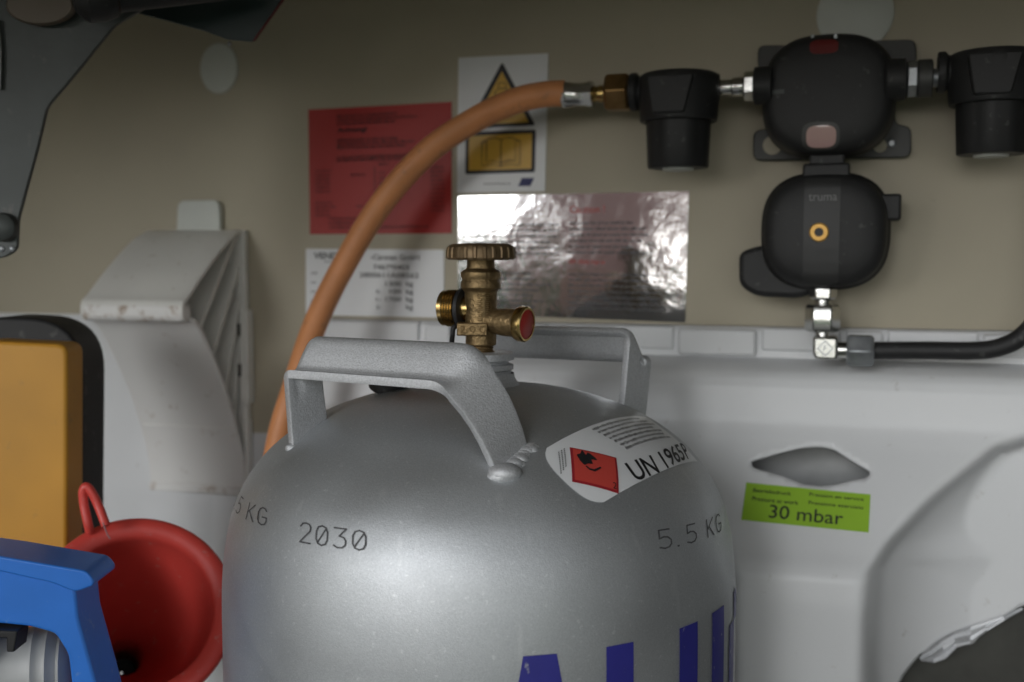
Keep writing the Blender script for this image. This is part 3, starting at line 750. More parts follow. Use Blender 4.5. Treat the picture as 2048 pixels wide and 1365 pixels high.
# upper body
c = wp(1657, 195, .045); cu_ = (c.x, c.z); kk = (MW @ c).y / F
levu = [(.008, .93), (.020, .97), (.040, 1.0), (.0475, 1.0), (.0485, .988), (.0500, .985), (.058, .965), (.063, .935), (.0665, .88), (.0685, .78), (.0697, .55), (.0702, .25), (.0704, .0)]
LU = (cu_, 127 * kk, 120 * kk, 2.7, levu); fo = dome_out(*LU)
ub = obj('changeover_body', dome(*LU), M['black'], reg, MW, sharp=50)
def patch(px0, px1, py0, py1, fn, off, depth=.06, nu=10, nv=10, rd=.3, bm=None):
    a = wp(px0, py1, depth); b = wp(px1, py0, depth)
    def mp(u, v):
        x = a.x + (b.x - a.x) * u; z = a.z + (b.z - a.z) * v; return Vector((x, -fn(x, z) - off, z))
    return mp
def winpatch(px0, px1, py0, py1, fn, off, n=3.5, depth=.06):  # rounded window lying on the dome
    mp = patch(px0, px1, py0, py1, fn, off, depth); bm = bmesh.new(); rings = []
    for s in (1, .85, .6, .3, .02):
        ring = []
        for i in range(32):
            a = 2 * math.pi * i / 32; ca, sa = math.cos(a), math.sin(a); k = (abs(ca) ** n + abs(sa) ** n) ** (-1 / n) * s * .5
            ring.append(bm.verts.new(mp(.5 + k * ca, .5 + k * sa)))
        rings.append(ring)
    ringfaces(bm, rings); bm.faces.new(rings[-1])
    back = [bm.verts.new(v.co + Vector((0, .004, 0))) for v in rings[0]]; ringfaces(bm, [back, rings[0]])
    return bm
obj('window_frame', winpatch(1604, 1680, 246, 304, fo, .0004), M['dark'], ub, MW)
obj('sight_window', winpatch(1613, 1673, 254, 299, fo, .0012), M['pinkwin'], ub, MW)
obj('indicator_window', winpatch(1620, 1677, 82, 114, fo, .0006), M['window'], ub, MW)
for px in (1626, 1672):
    p = wp(px, 82, .05); obj('clip', box(p.x - .0012, p.x + .0012, -fo(p.x, p.z) - .001, -fo(p.x, p.z) + .004, p.z - .0016, p.z + .0016), M['steel'], ub, MW, bevel=.0004)
obj('marker_line', grid(lambda u, v: patch(1532, 1570, 183, 193, fo, .0005)(u, v), 8, 2), M['hinge'], ub, MW)
# side ports of upper body
zp = ZP2
def nut(name, px0, px1, r, m, hexa=True, z=zp, ph=0):
    bm = hexnut((0, -.06, z), (1, 0, 0), r, xh(px0), xh(px1), ph) if hexa else lathe([(r * .95, xh(px0)), (r, xh(px0) + .0008), (r, xh(px1) - .0008), (r * .95, xh(px1))], (0, -.06, z), (1, 0, 0), 28)
    return obj(name, bm, m, reg, MW, bevel=.0006)
nut('pipe_stub', 1436, 1468, .0056, M['chrome'], False); nut('pipe_collar', 1464, 1490, .0068, M['chrome'], False)
nut('hex_nut', 1487, 1511, .0108, M['chrome'], True, ph=R(30)); nut('port', 1508, 1545, .0135, M['black'], False)
nut('port', 1770, 1812, .0145, M['black'], False); nut('hex_nut', 1812, 1835, .0125, M['steel'], True, ph=R(30)); nut('pipe_collar', 1834, 1864, .0130, M['dark'], False); nut('pipe_stub', 1862, 1905, .0064, M['steel'], False)
# neck between both bodies
p0 = wp(1620, 318, .035); p1 = wp(1690, 345, .035); q0 = wp(1608, 333, .035); q1 = wp(1700, 360, .035)
obj('connector', box(p0.x, p1.x, -.055, -.02, p1.z, p0.z + .006), M['black'], reg, MW, bevel=.002)
obj('connector_flange', box(q0.x, q1.x, -.06, -.015, q1.z, q0.z), M['black'], reg, MW, bevel=.002)
# lower body
c = wp(1650, 463, .045); cl_ = (c.x, c.z); kk2 = (MW @ c).y / F
levl = [(.010, .90), (.022, .96), (.038, 1.0), (.046, 1.0), (.0485, .985), (.050, .955), (.059, .94), (.0635, .91), (.0665, .85), (.0685, .74), (.0695, .55), (.0702, .3), (.0705, 0)]
LL = (cl_, 124 * kk2, 117 * kk2, 2.7, levl); fl = dome_out(*LL)
lb_ = obj('pressure_body', dome(*LL), M['black'], reg, MW, sharp=50)
bm = grid(patch(1606, 1682, 352, 574, fl, .0007), 10, 40); obj('centre_band', bm, mat('satin_black_band', (.032, .032, .032), .44, spec=.35, bump=.1, bscale=900), lb_, MW)
bm = bmesh.new(); text(bm, 'truma', 0, 0, 1, 1, patch(1618, 1675, 389, 404, fl, .0012), .006); obj('logo_lettering', bm, mat('grey_logo', (.17, .17, .17), .5), lb_, MW)
p = wp(1638, 465, .071)
obj('test_port', lathe([(.0066, 0), (.0066, .0018), (.0058, .0026), (.0032, .0026), (.0028, .0010)], (p.x, -.0700, p.z), (0, -1, 0), 28), mat('amber_ring', (.60, .33, .06), .35, .3), lb_, MW)
obj('port_bore', lathe([(.0031, 0), (.0031, .0016), (.0002, .0016)], (p.x, -.0700, p.z), (0, -1, 0), 20), M['ink'], lb_, MW)
p0 = wp(1745, 390, .04); p1 = wp(1801, 442, .04)
obj('side_tab', box(p0.x, p1.x, -.05, -.028, p1.z, p0.z), M['black'], reg, MW, bevel=.002)
lv = [ear(*q) for q in ((1481, 512), (1500, 498), (1600, 492), (1650, 560), (1615, 596), (1520, 593), (1481, 570))]
lv = [(wp(a, b, .035).x, wp(a, b, .035).z) for a, b in ((1480, 505), (1512, 494), (1600, 480), (1660, 560), (1612, 597), (1515, 593), (1480, 572))]
obj('purge_lever', prism(roundpoly(lv, .012, 6), .018, .045), M['black'], reg, MW, bevel=.004)
p = wp(1544, 549, .045); obj('lever_dot', lathe([(.0013, 0), (.0013, .0006), (.0002, .0006)], (p.x, -.0449, p.z), (0, -1, 0), 14), M['ink'], reg, MW)
# outlet chain going down
zc = lambda py: wp(1645, py, .048).z
xc = wp(1645, 640, .048).x
def vnut(name, py0, py1, r, m, hexa=True, ph=R(0)):
    bm = hexnut((xc, -.048, 0), (0, 0, 1), r, zc(py1), zc(py0), ph) if hexa else lathe([(r * .96, zc(py1)), (r, zc(py1) + .0006), (r, zc(py0) - .0006), (r * .96, zc(py0))], (xc, -.048, 0), (0, 0, 1), 28)
    return obj(name, bm, m, reg, MW, bevel=.0007)
vnut('hex_nut', 574, 600, .0100, M['chrome'], True, R(0)); vnut('thread', 598, 614, .0058, M['chrome'], False); vnut('hex_nut', 610, 664, .0128, M['chrome'], True, R(0)); vnut('pipe_stub', 662, 682, .0050, M['chrome'], False)
# elbow, nut and black pipe: one gas line
line = wthing('gas_pipe', 'black gas pipe with zinc elbow leaving below the regulator towards the right', 'gas pipe', 1650, 700)
ze = wp(1655, 697, .048).z; xx = lambda px: wp(px, 700, .048).x
e0 = xx(1626); e1 = xx(1676); zt = wp(1650, 672, .048).z; zb = wp(1650, 718, .048).z
eb = obj('elbow', prism(roundpoly([(e0, zb), (e1, zb), (e1, zt), (e0, zt)], [.006, .003, .003, .003], 5), .038, .058), M['chrome'], line, MW, bevel=.002)
bm = bmesh.new(); ex, ez = (e0 + e1) / 2, (zt + zb) / 2
dm = lambda s: [(ex + s, ez), (ex, ez + s), (ex - s, ez), (ex, ez - s)]
A_, B_ = [[bm.verts.new((a, -.0585, b)) for a, b in dm(s)] for s in (.0058, .0047)]; ringfaces(bm, [A_, B_])
text(bm, 'F', ex - .0012, ez - .002, ex + .0012, ez + .002, lambda u, v: Vector((u, -.0585, v)))
obj('diamond_mark', bm, M['steel'], eb, MW)
def hpart(name, px0, px1, r, m, hexa, z):
    bm = hexnut((0, -.048, z), (1, 0, 0), r, xx(px0), xx(px1), R(0)) if hexa else lathe([(r, xx(px0)), (r, xx(px1))], (0, -.048, z), (1, 0, 0), 28)
    return obj(name, bm, m, line, MW, bevel=.0008)
hpart('pipe_stub', 1670, 1697, .0058, M['chrome'], False, ze - .001); hpart('lock_nut', 1693, 1748, .0126, M['steel'], True, ze - .001)
pts = [Vector((xx(1740), -.048, ze - .001)), Vector((xx(1850), -.048, ze)), Vector((xx(1940), -.048, ze + .0005)), Vector((xx(1995), -.048, ze + .003)), Vector((xx(2045), -.047, ze + .012)), Vector((xx(2085), -.045, ze + .032)), Vector((xx(2100), -.043, ze + .07)), Vector((xx(2102), -.042, ze + .13))]
obj('pipe', tube(spline(pts, 8), .0064, 20), M['black2'], line, MW)

# ================================================================== NOTICES ON THE WALL
def sticker(name, label, cat, c, m, th=.0008):    # c: pixel corners bl, br, tr, tl
    mid = (sum(q[0] for q in c) / 4, sum(q[1] for q in c) / 4)
    t = wthing(name, label, cat, *mid); W = [xz(q[0], q[1], .001) for q in c]
    obj('sheet', prism(W, .0004, .0004 + th), m, t, MW); return t, quadmap(W, .0004 + th + .0004), quadmap(W, .0004 + th + .0008)
t, m1, m2 = sticker('red_notice', 'red paper notice with dark print half covered by the orange hose', 'notice', [(620, 469), (903, 467), (903, 204), (617, 220)], M['p_red'])
bm = bmesh.new()
for i, (y, x1) in enumerate(((.925, .64), (.895, .78), (.865, .62))): rects(bm, small_print(.205, y, x1, .024, .85, 30 + i), m1)
text(bm, 'Achtung!', .21, .795, .42, .845, m1, .03)
for i, (y, x1) in enumerate(((.735, .64), (.705, .75), (.675, .70), (.60, .72), (.575, .70))): rects(bm, small_print(.205, y, x1, .024, .85, 40 + i), m1)
for i in range(6): rects(bm, small_print(.045, .50 - .033 * i, .15 + .03 * rnd.random(), .018, .85, 50 + i), m1)
for i in range(4): rects(bm, small_print(.045, .245 - .033 * i, .15 + .05 * rnd.random(), .018, .85, 60 + i), m1)
for i in range(3): rects(bm, small_print(.14, .115 - .035 * i, .40 if i < 2 else .85, .022, .85, 70 + i), m1)
for i in range(11): rects(bm, small_print(.86, .50 - .033 * i, .955, .018, .85, 80 + i), m1)
rects(bm, small_print(.30, .46, .41, .02, .85, 5), m1); rects(bm, small_print(.50, .54, .58, .02, .85, 6), m1); rects(bm, small_print(.34, .21, .44, .022, .85, 9), m1)
for i in range(6): rects(bm, small_print(.50, .47 - .04 * i, .55, .02, .85, 90 + i), m1)
rects(bm, [(.47, .30, .475, .53)], m1)
obj('lettering', bm, M['ink_dred'], t, MW)
t, m1, m2 = sticker('warning_notice', 'white notice with yellow warning triangle and open book symbol behind the hose', 'notice', [(914, 386), (1090, 383), (1097, 107), (917, 116)], M['p_white'])
def tri(s): cx, cy = .50, .60; return [(cx + (a - cx) * s, cy + (b - cy) * s) for a, b in ((.10, .475), (.88, .482), (.495, .955))]
bm = bmesh.new(); bm.faces.new([bm.verts.new(m1(*p)) for p in roundpoly(tri(1.0), .03, 4)])
bm.faces.new([bm.verts.new(m1(*p)) for p in roundpoly([(.095, .135), (.885, .14), (.885, .452), (.095, .447)], .02, 4)]); obj('symbol_border', bm, M['ink'], t, MW)
m3 = quadmap([xz(q[0], q[1], .001) for q in [(914, 386), (1090, 383), (1097, 107), (917, 116)]], .0020)
bm = bmesh.new(); bm.faces.new([bm.verts.new(m2(*p)) for p in tri(.80)]); bm.faces.new([bm.verts.new(m2(*p)) for p in roundpoly([(.135, .162), (.845, .166), (.845, .425), (.135, .42)], .012, 3)])
obj('symbol_field', bm, M['p_amber'], t, MW)
bm = bmesh.new()
def stroke(pts, wd=.016):
    for a, b in zip(pts, pts[1:]):
        a, b = Vector(a), Vector(b); d = (b - a).normalized(); n = Vector((-d.y, d.x * .65)) * wd / 2
        bm.faces.new([bm.verts.new(m3(*p)) for p in (a - n, b - n, b + n, a + n)])
for s in (1, -1):
    X = lambda v: .50 + s * v
    stroke([(X(0), .385), (X(.06), .40), (X(.13), .398), (X(.165), .385), (X(.165), .225), (X(.10), .232), (X(0), .215)]); stroke([(X(.165), .38), (X(.215), .37), (X(.215), .195), (X(.09), .205), (X(0), .19)])
stroke([(.5, .39), (.5, .185)]); ib = mat('ink_brown', (.05, .03, .008), .5); obj('book_symbol', bm, ib, t, MW); bm = bmesh.new(); stroke([(.46, .80), (.46, .76), (.43, .74), (.42, .68), (.58, .68), (.57, .74), (.54, .76), (.54, .80), (.46, .80)]); stroke([(.45, .76), (.55, .76)])
obj('bottle_symbol', bm, ib, t, MW)
bm = bmesh.new(); rects(bm, small_print(.31, .055, .62, .014, 1.5, 4), m1); obj('small_print', bm, M['ink_soft'], t, MW)
bm = bmesh.new(); bm.faces.new([bm.verts.new(m1(*p)) for p in ((.70, .04), (.84, .04), (.88, .10), (.74, .10))]); obj('logo', bm, M['ink_navy'], t, MW)

FC = [(916, 628), (1370, 645), (1378, 383), (917, 393)]
t, m1, m2 = sticker('foil_label', 'crinkled mirror silver foil label with faint print behind the brass valve', 'label', FC, M['foil'])
bm = bmesh.new()
for i in range(6): rects(bm, small_print(.02 if i > 1 else .10, .745 - .047 * i, .46 - .04 * (i == 3), .026, .62, 100 + i), m1); rects(bm, small_print(.50, .755 - .047 * i, .85 - .09 * rnd.random(), .026, .62, 110 + i), m1)
for i in range(7): rects(bm, small_print(.02, .345 - .045 * i, .43 - .09 * rnd.random(), .024, .62, 120 + i), m1); rects(bm, small_print(.50, .345 - .045 * i, .94 - .06 * rnd.random(), .024, .62, 130 + i), m1)
obj('lettering', bm, M['ink_soft'], t, MW)
bm = bmesh.new(); text(bm, 'Caution !', .50, .845, .65, .905, m1, .01); obj('heading', bm, M['ink_red'], t, MW); bm = bmesh.new(); rects(bm, small_print(.50, .44, .66, .035, .62, 7), m1); obj('subheading', bm, M['ink_red'], t, MW)

PC = [(612, 630), (888, 636), (888, 500), (612, 498)]
t, m1, m2 = sticker('type_plate', 'white type plate with weights in kg below the red notice', 'type plate', PC, M['p_white'])
bm = bmesh.new(); text(bm, 'VEND', .06, .85, .24, .945, m1, .03); text(bm, '-Caravan GmbH', .48, .845, .83, .925, m1, .016); text(bm, '7467*0403', .50, .70, .755, .775, m1, .016)
text(bm, '2800611A08562', .40, .58, .825, .655, m1, .016)
for i, s in enumerate(('1300', '100', '1700', '')):
    y = .455 - .115 * i
    if s: text(bm, s, .70 - .028 * len(s), y, .70, y + .07, m1, .016)
    text(bm, 'kg', .735, y - .02, .785, y + .075, m1, .016)
    if i: text(bm, '%d-' % (i - 1), .52, y, .555, y + .06, m1, .016)
for i in range(4): rects(bm, small_print(.04, .62 - .14 * i, .09, .035, .5, 140 + i), m1)
rects(bm, small_print(.14, .80, .24, .03, .5, 150), m1)
obj('lettering', bm, M['ink_soft'], t, MW)

# round caps
for px, py, rx, label in ((437, 137, 42, 'smaller pale round wall cap below the dark smoked plate'), (1710, 28, 73, 'larger pale round wall cap above the black regulator')):
    p = wp(px, py, .002); k = (MW @ p).y / F
    tag(obj('wall_cap', lathe([(rx * k, .0005), (rx * k, .0016), (rx * k * .95, .0024), (.001, .0026)], (0, 0, 0), (0, -1, 0), 48), M['cap'], space=MW @ Matrix.Translation(p + Vector((0, .002, 0))) @ Matrix.Diagonal((1, 1, 1.18 if rx < 60 else 1, 1))), label, 'cap', 'round wall caps')

# ================================================================== WHITE BRACKET
br = wthing('support_bracket', 'white stained plastic support bracket with ribs screwed to the wall left of the hose', 'bracket', 390, 700)
XA = wp(290, 465, .01).x; XB = wp(482, 465, .01).x
def zo(py, px, out): return wp(px, py, out).z
ztop = zo(463, 400, .012); zl0 = zo(600, 245, .098); zl1 = zo(640, 245, .095); zbt = zo(972, 400, .014)
topc = [(.006, ztop), (.030, ztop - .010), (.065, ztop - .034), (.092, zl0 + .003), (.099, zl0 - .002), (.101, zl0 - .008), (.100, zl1 + .003), (.094, zl1)]
arc = [(.088, zl1 + .001), (.075, zl1 - .010), (.055, zo(722, 300, .055)), (.036, zo(790, 330, .036)), (.021, zo(860, 360, .021)), (.012, zo(920, 380, .012)), (.009, zbt)]
def strip(curve, xa, xb, th):
    bm = bmesh.new(); c = spline([Vector((0, -o, z)) for o, z in curve], 6); a = [bm.verts.new((xa, p.y, p.z)) for p in c]; b = [bm.verts.new((xb, p.y, p.z)) for p in c]
    ringfaces(bm, [a, b], False); return bm
def shell(name, curve, m, xa=XA, xb=XB, th=.0035):
    o = obj(name, strip(curve, xa, xb, th), m, br, MW, sharp=60); s = o.modifiers.new('s', 'SOLIDIFY'); s.thickness = th; s.offset = 0
    v = o.modifiers.new('b', 'BEVEL'); v.width = .0012; v.segments = 2; v.limit_method = 'ANGLE'; v.angle_limit = R(50)
shell('top_plate', topc, M['white'])
shell('curved_rest', arc, M['stained'], th=.005)
bm = box(XA, XB, -.103, -.088, zl1 - .001, zl0 - .002); obj('front_lip', bm, M['lip'], br, MW, bevel=.005)
obj('bottom_lip', box(XA, XB, -.014, -.002, zbt - .007, zbt), M['lip'], br, MW, bevel=.001)
obj('back_plate', box(XA, XB + .002, -.008, -.001, zbt, ztop + .001), M['white'], br, MW, bevel=.001)
p0 = wp(355, 402, .004); p1 = wp(443, 462, .004)
obj('top_tab', prism(roundpoly([(p0.x, p1.z - .002), (p1.x, p1.z - .002), (p1.x, p0.z), (p0.x + .002, p0.z)], [.001, .001, .008, .008], 5), .001, .007), M['cap'], br, MW, bevel=.0012)
zz_ = lambda py: wp(492, py, .01).z
obj('clip_strip', box(XB - .002, XB + .0065, -.013, -.002, zz_(808), zz_(620)), M['white'], br, MW, bevel=.001)
for a, b in ((648, 672), (728, 752)):
    obj('clip_slot', box(XB - .003, XB - .0005, -.0145, -.012, zz_(b), zz_(a)), M['dirt_and_shade'], br, MW)
obj('clip_strip', box(XB - .001, XB + .004, -.011, -.002, zz_(960), zz_(840)), M['white'], br, MW, bevel=.001)
# ribs: thin webs joining rest and back plate, across the open side
def rib(o0, z0, o1, z1, x0, x1, th=.002):
    bm = bmesh.new(); d = Vector((o1 - o0, z1 - z0)).normalized(); n = Vector((-d.y, d.x)) * th
    vs = [[bm.verts.new((x, -q[0], q[1])) for q in ((o0 - n.x, z0 - n.y), (o1 - n.x, z1 - n.y), (o1 + n.x, z1 + n.y), (o0 + n.x, z0 + n.y))] for x in (x0, x1)]
    ringfaces(bm, vs); bm.faces.new(vs[0][::-1]); bm.faces.new(vs[1]); obj('rib', bm, M['white'], br, MW)
rib(.072, zl1 - .008, .010, ztop - .004, XA + .004, XB - .004)
rib(.055, zo(712, 300, .055), .008, ztop - .032, XA + .004, XB - .003)
rib(.036, zo(785, 330, .036), .008, ztop - .064, XA + .004, XB - .003)
rib(.024, zo(850, 330, .02), .008, ztop - .098, XA + .004, XB - .003)
# inner web closing the middle of the bracket
bm = bmesh.new(); poly = [(o, z) for o, z in topc[:6]] + [(o - .002, z) for o, z in arc] + [(.004, zbt), (.004, ztop)]
a = [bm.verts.new((XA + .012, -o, z)) for o, z in poly]; b = [bm.verts.new((XA + .014, -o, z)) for o, z in poly]; ringfaces(bm, [a, b]); bm.faces.new(a[::-1]); bm.faces.new(b)
obj('inner_web', bm, M['white'], br, MW)

# ================================================================== YELLOW CASE
cs = thing('yellow_case', 'dusty yellow box with black rubber bumper standing at the left edge', 'box', at(30, 1300, .80))
def front_outline(pts, Y): return [(lambda p: (p.x, p.z))(at(a, b, Y)) for a, b in pts]
def wprism(pts, y0, y1, bm=None):
    bm = prism(pts, -y0, -y1, bm); return bm
cp = front_outline([(-50, 1500), (134, 1500), (134, 690), (-50, 681)], .76)
obj('box_body', wprism(roundpoly(cp, [.004, .004, .008, .01], 6), .79, .76), M['yellow'], cs, bevel=.003)
cp = front_outline([(-70, 1500), (160, 1500), (166, 640), (-70, 632)], .79)
obj('rubber_bumper', wprism(roundpoly(cp, [.004, .01, .055, .03], 10), .835, .79), M['black2'], cs, bevel=.006)
obj('side_trim', wprism(roundpoly(front_outline([(118, 1480), (134, 1480), (134, 720), (118, 712)], .779), .002, 3), .80, .778), M['dark'], cs, bevel=.002)

# ================================================================== RED FUNNEL
P1 = at(272, 1222, .70); P2 = at(250, 1316, .80); ad = (P2 - P1); dep = ad.length; ad.normalize(); kf = .70 / F
fu = thing('funnel', 'red plastic funnel with hanging loop lying between blue tool and silver gas cylinder', 'funnel', P1)
R0 = 198 * kf
fp = [(R0 * .985, .012), (R0 * 1.0, .004), (R0 * .99, .0005), (R0 * .965, -.0010), (R0 * .90, -.0012), (R0 * .82, .0005), (R0 * .80, .003), (R0 * .79, .007), (R0 * .775, .020), (R0 * .66, .048), (R0 * .40, dep * .80), (R0 * .235, dep * .97), (R0 * .22, dep), (R0 * .20, dep + .02), (R0 * .17, dep + .06)]
ob = obj('cone', lathe(fp, P1, ad, 96, cap=False), M['red'], fu, sharp=50)
s = ob.modifiers.new('s', 'SOLIDIFY'); s.thickness = .0016; s.offset = 0
obj('bore', lathe([(R0 * .17, 0), (.001, .0005)], P1 + ad * (dep + .05), ad, 24, cap=False), M['black2'], fu)
yl = .715
lp = [at(212, 1052, yl - .004), at(196, 1010, yl), at(182, 983, yl), at(172, 974, yl), at(166, 984, yl), at(168, 1010, yl), at(176, 1048, yl - .002), at(180, 1064, yl)]
obj('hanging_loop', tube(spline(lp, 8), .0030, 12), M['red'], fu)
p0, p1 = P1 + (at(213, 1048, .7) - at(272, 1222, .7)) * 1., None
obj('mould_seam', tube([at(206, 1046, .698), at(214, 1068, .6985), at(220, 1078, .6995)], .0006, 6), mat('seam_pale', (.45, .20, .20), .5), fu)

# ================================================================== BLUE TOOL
YB = .60
bt = thing('blue_holder', 'bright blue plastic tool frame in front of the red funnel at bottom left', 'tool', at(60, 1365, YB))
fo_ = front_outline([(-90, 1600), (-90, 1124), (0, 1136), (118, 1163), (150, 1178), (156, 1240), (192, 1370), (240, 1560), (172, 1560), (146, 1400), (136, 1310), (110, 1268), (60, 1254), (0, 1248), (-40, 1246), (-44, 1600)], YB)
obj('front_frame', wprism(roundpoly(fo_, .003, 3), YB + .034, YB), M['blue'], bt, bevel=.0022)
to = front_outline([(-95, 1098), (0, 1111), (176, 1141), (190, 1160), (189, 1170), (152, 1184), (112, 1166), (0, 1141), (-95, 1128)], YB - .002)
obj('top_flange', wprism(roundpoly(to, .004, 4), YB + .030, YB - .004), M['blue'], bt, bevel=.002)
rb = thing('ribbed_cap', 'grey ribbed plastic cap with black tab inside the blue tool frame', 'cap', at(60, 1340, .62))
C0 = at(-40, 1345, .625); kr = .62 / F
rp_ = []
for i, (px, r) in enumerate(((-60, 66), (20, 68), (62, 72), (70, 76), (78, 72), (90, 70), (97, 75), (105, 69), (116, 64), (122, 68), (129, 60), (136, 50), (141, 36), (143, 15), (143.5, 1))):
    rp_.append((r * kr * 1.18, (px + 40) * kr))
obj('cap_body', lathe(rp_, C0, (1, .25, 0), 48), M['grey'], rb, sharp=60)
bm = wprism(front_outline([(-60, 1258), (36, 1262), (30, 1304), (14, 1304), (14, 1276), (-60, 1276)], .595), .61, .594); obj('black_tab', bm, M['black2'], rb, bevel=.001)

# ================================================================== HINGE, STRUT, SMOKED PLATE AT TOP LEFT
YH = .74
hg = thing('hinge_plate', 'dark grey metal hinge plate with round bolt at top left edge', 'hinge', at(30, 400, YH))
ho = front_outline([(-50, 520), (-50, -120), (330, -120), (300, 10), (228, 52), (150, 148), (94, 214), (74, 300), (52, 380), (36, 440), (34, 500), (8, 516)], YH)
obj('plate', wprism(roundpoly(ho, .004, 3), YH + .004, YH), M['hinge'], hg, bevel=.001)
p = at(10, 455, YH); kh = YH / F
obj('bolt', lathe([(29 * kh, 0), (29 * kh, .003), (26 * kh, .006), (16 * kh, .0085), (1e-4, .009)], p, (0, -1, 0), 32), M['hinge'], hg)
obj('bolt_recess', lathe([(10 * kh, 0), (9 * kh, .0003), (1e-4, .0003)], p + Vector((0, -.0084, 0)), (0, -1, 0), 6), M['dark'], hg)
for px in (4, 24): obj('spot_rivet', sphere(at(px, 498, YH), .0022, sc=(1, .6, 1)), M['steel'], hg)
obj('edge_bead', tube([at(-6, 40, YH - .002), at(-1, 100, YH - .002), at(-3, 180, YH - .002)], .0022, 10), M['chrome'], hg)
p = at(85, 14, YH - .006)
tag(obj('pivot_disc', lathe([(67 * kh, .0), (67 * kh, .003), (62 * kh, .005), (.001, .0055)], (0, 0, 0), (0, -1, 0), 48), mat('brownish_disc', (.15, .12, .09), .55, nscale=20, namt=.1), space=Matrix.Translation(p) @ Matrix.Diagonal((1, 1, .55, 1))), 'brownish round pivot disc on the hinge plate at the very top left', 'disc')
ss = thing('gas_strut', 'black gas strut end crossing the hinge plate at the top', 'strut', at(170, 0, .71))
q0, q1 = at(178, 2, .71), at(480, -32, .75); d_ = (q1 - q0)
obj('strut_tube', tube([q0 + d_ * t for t in (.1, .3, .6, 1.)], .0095, 24), M['black'], ss)
obj('end_socket', tube([q0 + d_ * t for t in (-.10, -.06, -.02, .08, .16, .18)], [.005, .0105, .0135, .0140, .0120, .0098], 24), M['black'], ss)
YP = .78
sp = thing('smoked_plate', 'dark smoked plate with red edge hanging at the top left', 'plate', at(450, 20, YP))
so = front_outline([(300, -80), (620, -80), (562, 6), (506, 84), (456, 80), (408, 62), (310, 36), (250, 20)], YP)
obj('plate_sheet', wprism(roundpoly(so, .002, 2), YP + .003, YP), M['glassy'], sp, bevel=.0006)
obj('red_edge', tube([at(603, -60, YP - .0006), at(565, 2, YP - .0006), at(508, 82, YP - .0006)], .0009, 8), M['red_trim'], sp)
obj('rivet', sphere(at(459, 88, YP - .001), .0016), M['steel'], sp)

# ================================================================== PERSON OUTSIDE (seen only as a reflection in the foil)
def skin(name, pts, edges, rad, m, parent, root=0, lv=2):
    me = bpy.data.meshes.new(name); me.from_pydata([Vector(p) for p in pts], edges, [])
    o = bpy.data.objects.new(name, me); COL.objects.link(o); o.parent = parent; ROOT[o.name] = ROOT[parent.name]; me.materials.append(m)
    sk = o.modifiers.new('skin', 'SKIN'); sk.use_smooth_shade = True
    for i, r in enumerate(rad):
        v = me.skin_vertices[0].data[i]; v.radius = (r, r) if not isinstance(r, tuple) else r; v.use_root = i == root
    sb = o.modifiers.new('sub', 'SUBSURF'); sb.levels = lv; sb.render_levels = lv; return o
PX = Vector((-.95, -.98, -.45))  # spot also chosen so the body keeps sun off the right liner
pe = thing('person', 'person in a pink top and dark trousers standing on the ground outside the locker', 'person', PX, R(150))
V = [(0, 0, .92), (0, 0, 1.10), (0, .01, 1.30), (0, .01, 1.42), (0, -.01, 1.50), (0, -.02, 1.58), (0, -.02, 1.67)]; E = [(i, i + 1) for i in range(6)]; RD = [(.15, .11), (.14, .10), (.16, .11), (.07, .07), (.052, .055), (.075, .09), (.06, .075)]
for sx in (-1, 1):
    b = len(V); V += [(sx * .18, .01, 1.37), (sx * .24, .02, 1.10), (sx * .25, -.06, .86), (sx * .25, -.08, .78)]; RD += [.055, .043, .03, .034]
    E += [(2, b), (b, b + 1), (b + 1, b + 2), (b + 2, b + 3)]
    for k in range(4):
        f = len(V); xo = -.03 + .02 * k; ln = (.075, .085, .08, .065)[k]
        V += [(sx * .25, -.085 + xo, .75), (sx * .24, -.085 + xo * 1.1, .75 - ln * .55), (sx * .225, -.085 + xo * 1.1, .75 - ln)]; RD += [.009, .0085, .007]; E += [(b + 3, f), (f, f + 1), (f + 1, f + 2)]
    f = len(V); V += [(sx * .235, -.12, .79), (sx * .22, -.14, .75)]; RD += [.011, .008]; E += [(b + 3, f), (f, f + 1)]
    f = len(V); V += [(sx * .09, 0, .84), (sx * .10, -.01, .48), (sx * .10, .02, .09), (sx * .10, -.06, .04), (sx * .11, -.16, .03)]; RD += [.085, .058, .04, .04, .03]
    E += [(0, f)] + [(f + i, f + i + 1) for i in range(4)]
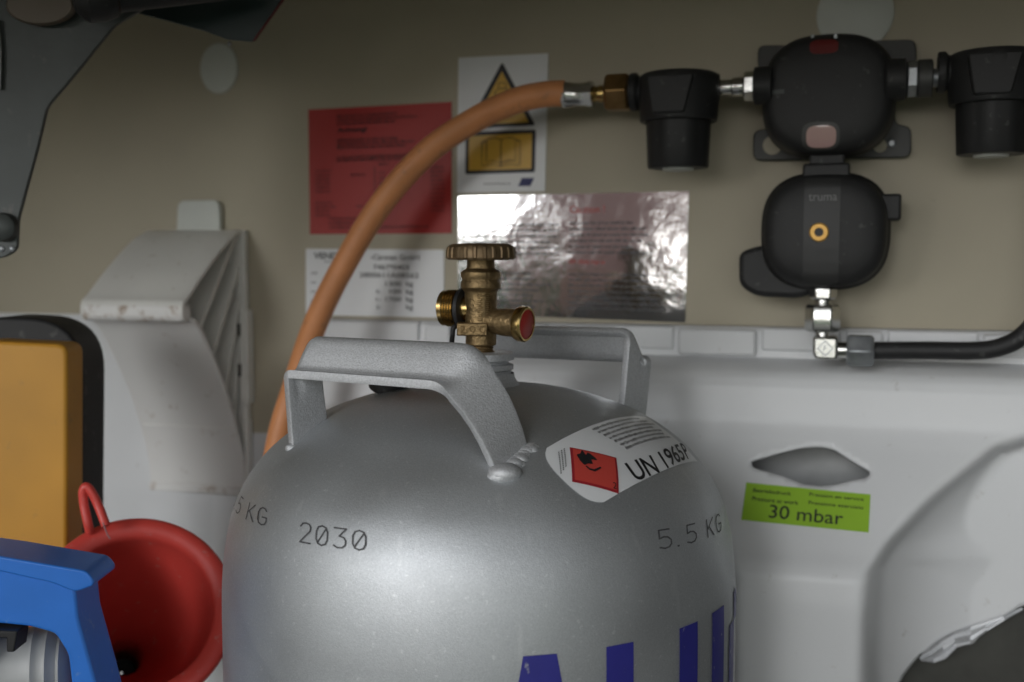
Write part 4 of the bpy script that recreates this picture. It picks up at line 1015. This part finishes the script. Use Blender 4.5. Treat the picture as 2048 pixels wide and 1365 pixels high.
skin('body', V, E, RD, mat('skin', (.55, .33, .25), .5), pe)
sv = [(0, 0, .90), (0, 0, 1.10), (0, .01, 1.30), (0, .01, 1.42)]; se = [(0, 1), (1, 2), (2, 3)]; sr = [(.172, .132), (.16, .12), (.178, .128), (.09, .088)]
for sx in (-1, 1):
    b = len(sv); sv += [(sx * .18, .01, 1.37), (sx * .235, .02, 1.10), (sx * .246, -.03, .95)]; sr += [.075, .060, .052]; se += [(2, b), (b, b + 1), (b + 1, b + 2)]
skin('pink_top', sv, se, sr, mat('pink_cotton', (.70, .42, .39), .8), pe)
tv = [(0, 0, .96)]; te = []; tr = [(.168, .128)]
for sx in (-1, 1):
    b = len(tv); tv += [(sx * .09, 0, .84), (sx * .10, -.01, .48), (sx * .10, .02, .10)]; tr += [.105, .078, .062]; te += [(0, b), (b, b + 1), (b + 1, b + 2)]
skin('trousers', tv, te, tr, mat('dark_denim', (.02, .022, .03), .8), pe)
hb_ = sphere(PX + Vector((0, 0, 1.655)), .108, seg=20, sc=(.86, 1., 1.02)); obj('hair', hb_, mat('dark_hair', (.03, .02, .012), .6), pe)

# ================================================================== HEDGE OUTSIDE (seen only as a reflection in the foil)
hd = thing('hedge', 'leafy green hedge on the lawn seen only as a green patch in the foil', 'hedge', (-6.2, -8.4, -.44))
bm = bmesh.new(); hr_ = random.Random(3)
for i in range(2600):
    p = Vector((-6.2 + hr_.uniform(-1.4, 1.4), -8.4 + hr_.uniform(-.5, .5), hr_.uniform(-.40, .85 + .12 * math.sin(i * 1.7)))); n = Vector((hr_.gauss(0, 1), hr_.gauss(0, 1), hr_.gauss(0, 1) + .4)).normalized(); a, b_, _ = frame(n); q = .06 + .05 * hr_.random()
    bm.faces.new([bm.verts.new(p + a * q * .5 * sx + b_ * q * sy) for sx, sy in ((0, -1), (1, 0), (0, 1), (-1, 0))])
tag(obj('foliage', bm, mat('hedge_leaves', (.07, .20, .04), .6, nscale=4, namt=.5), hd, norecalc=True), kind='stuff')
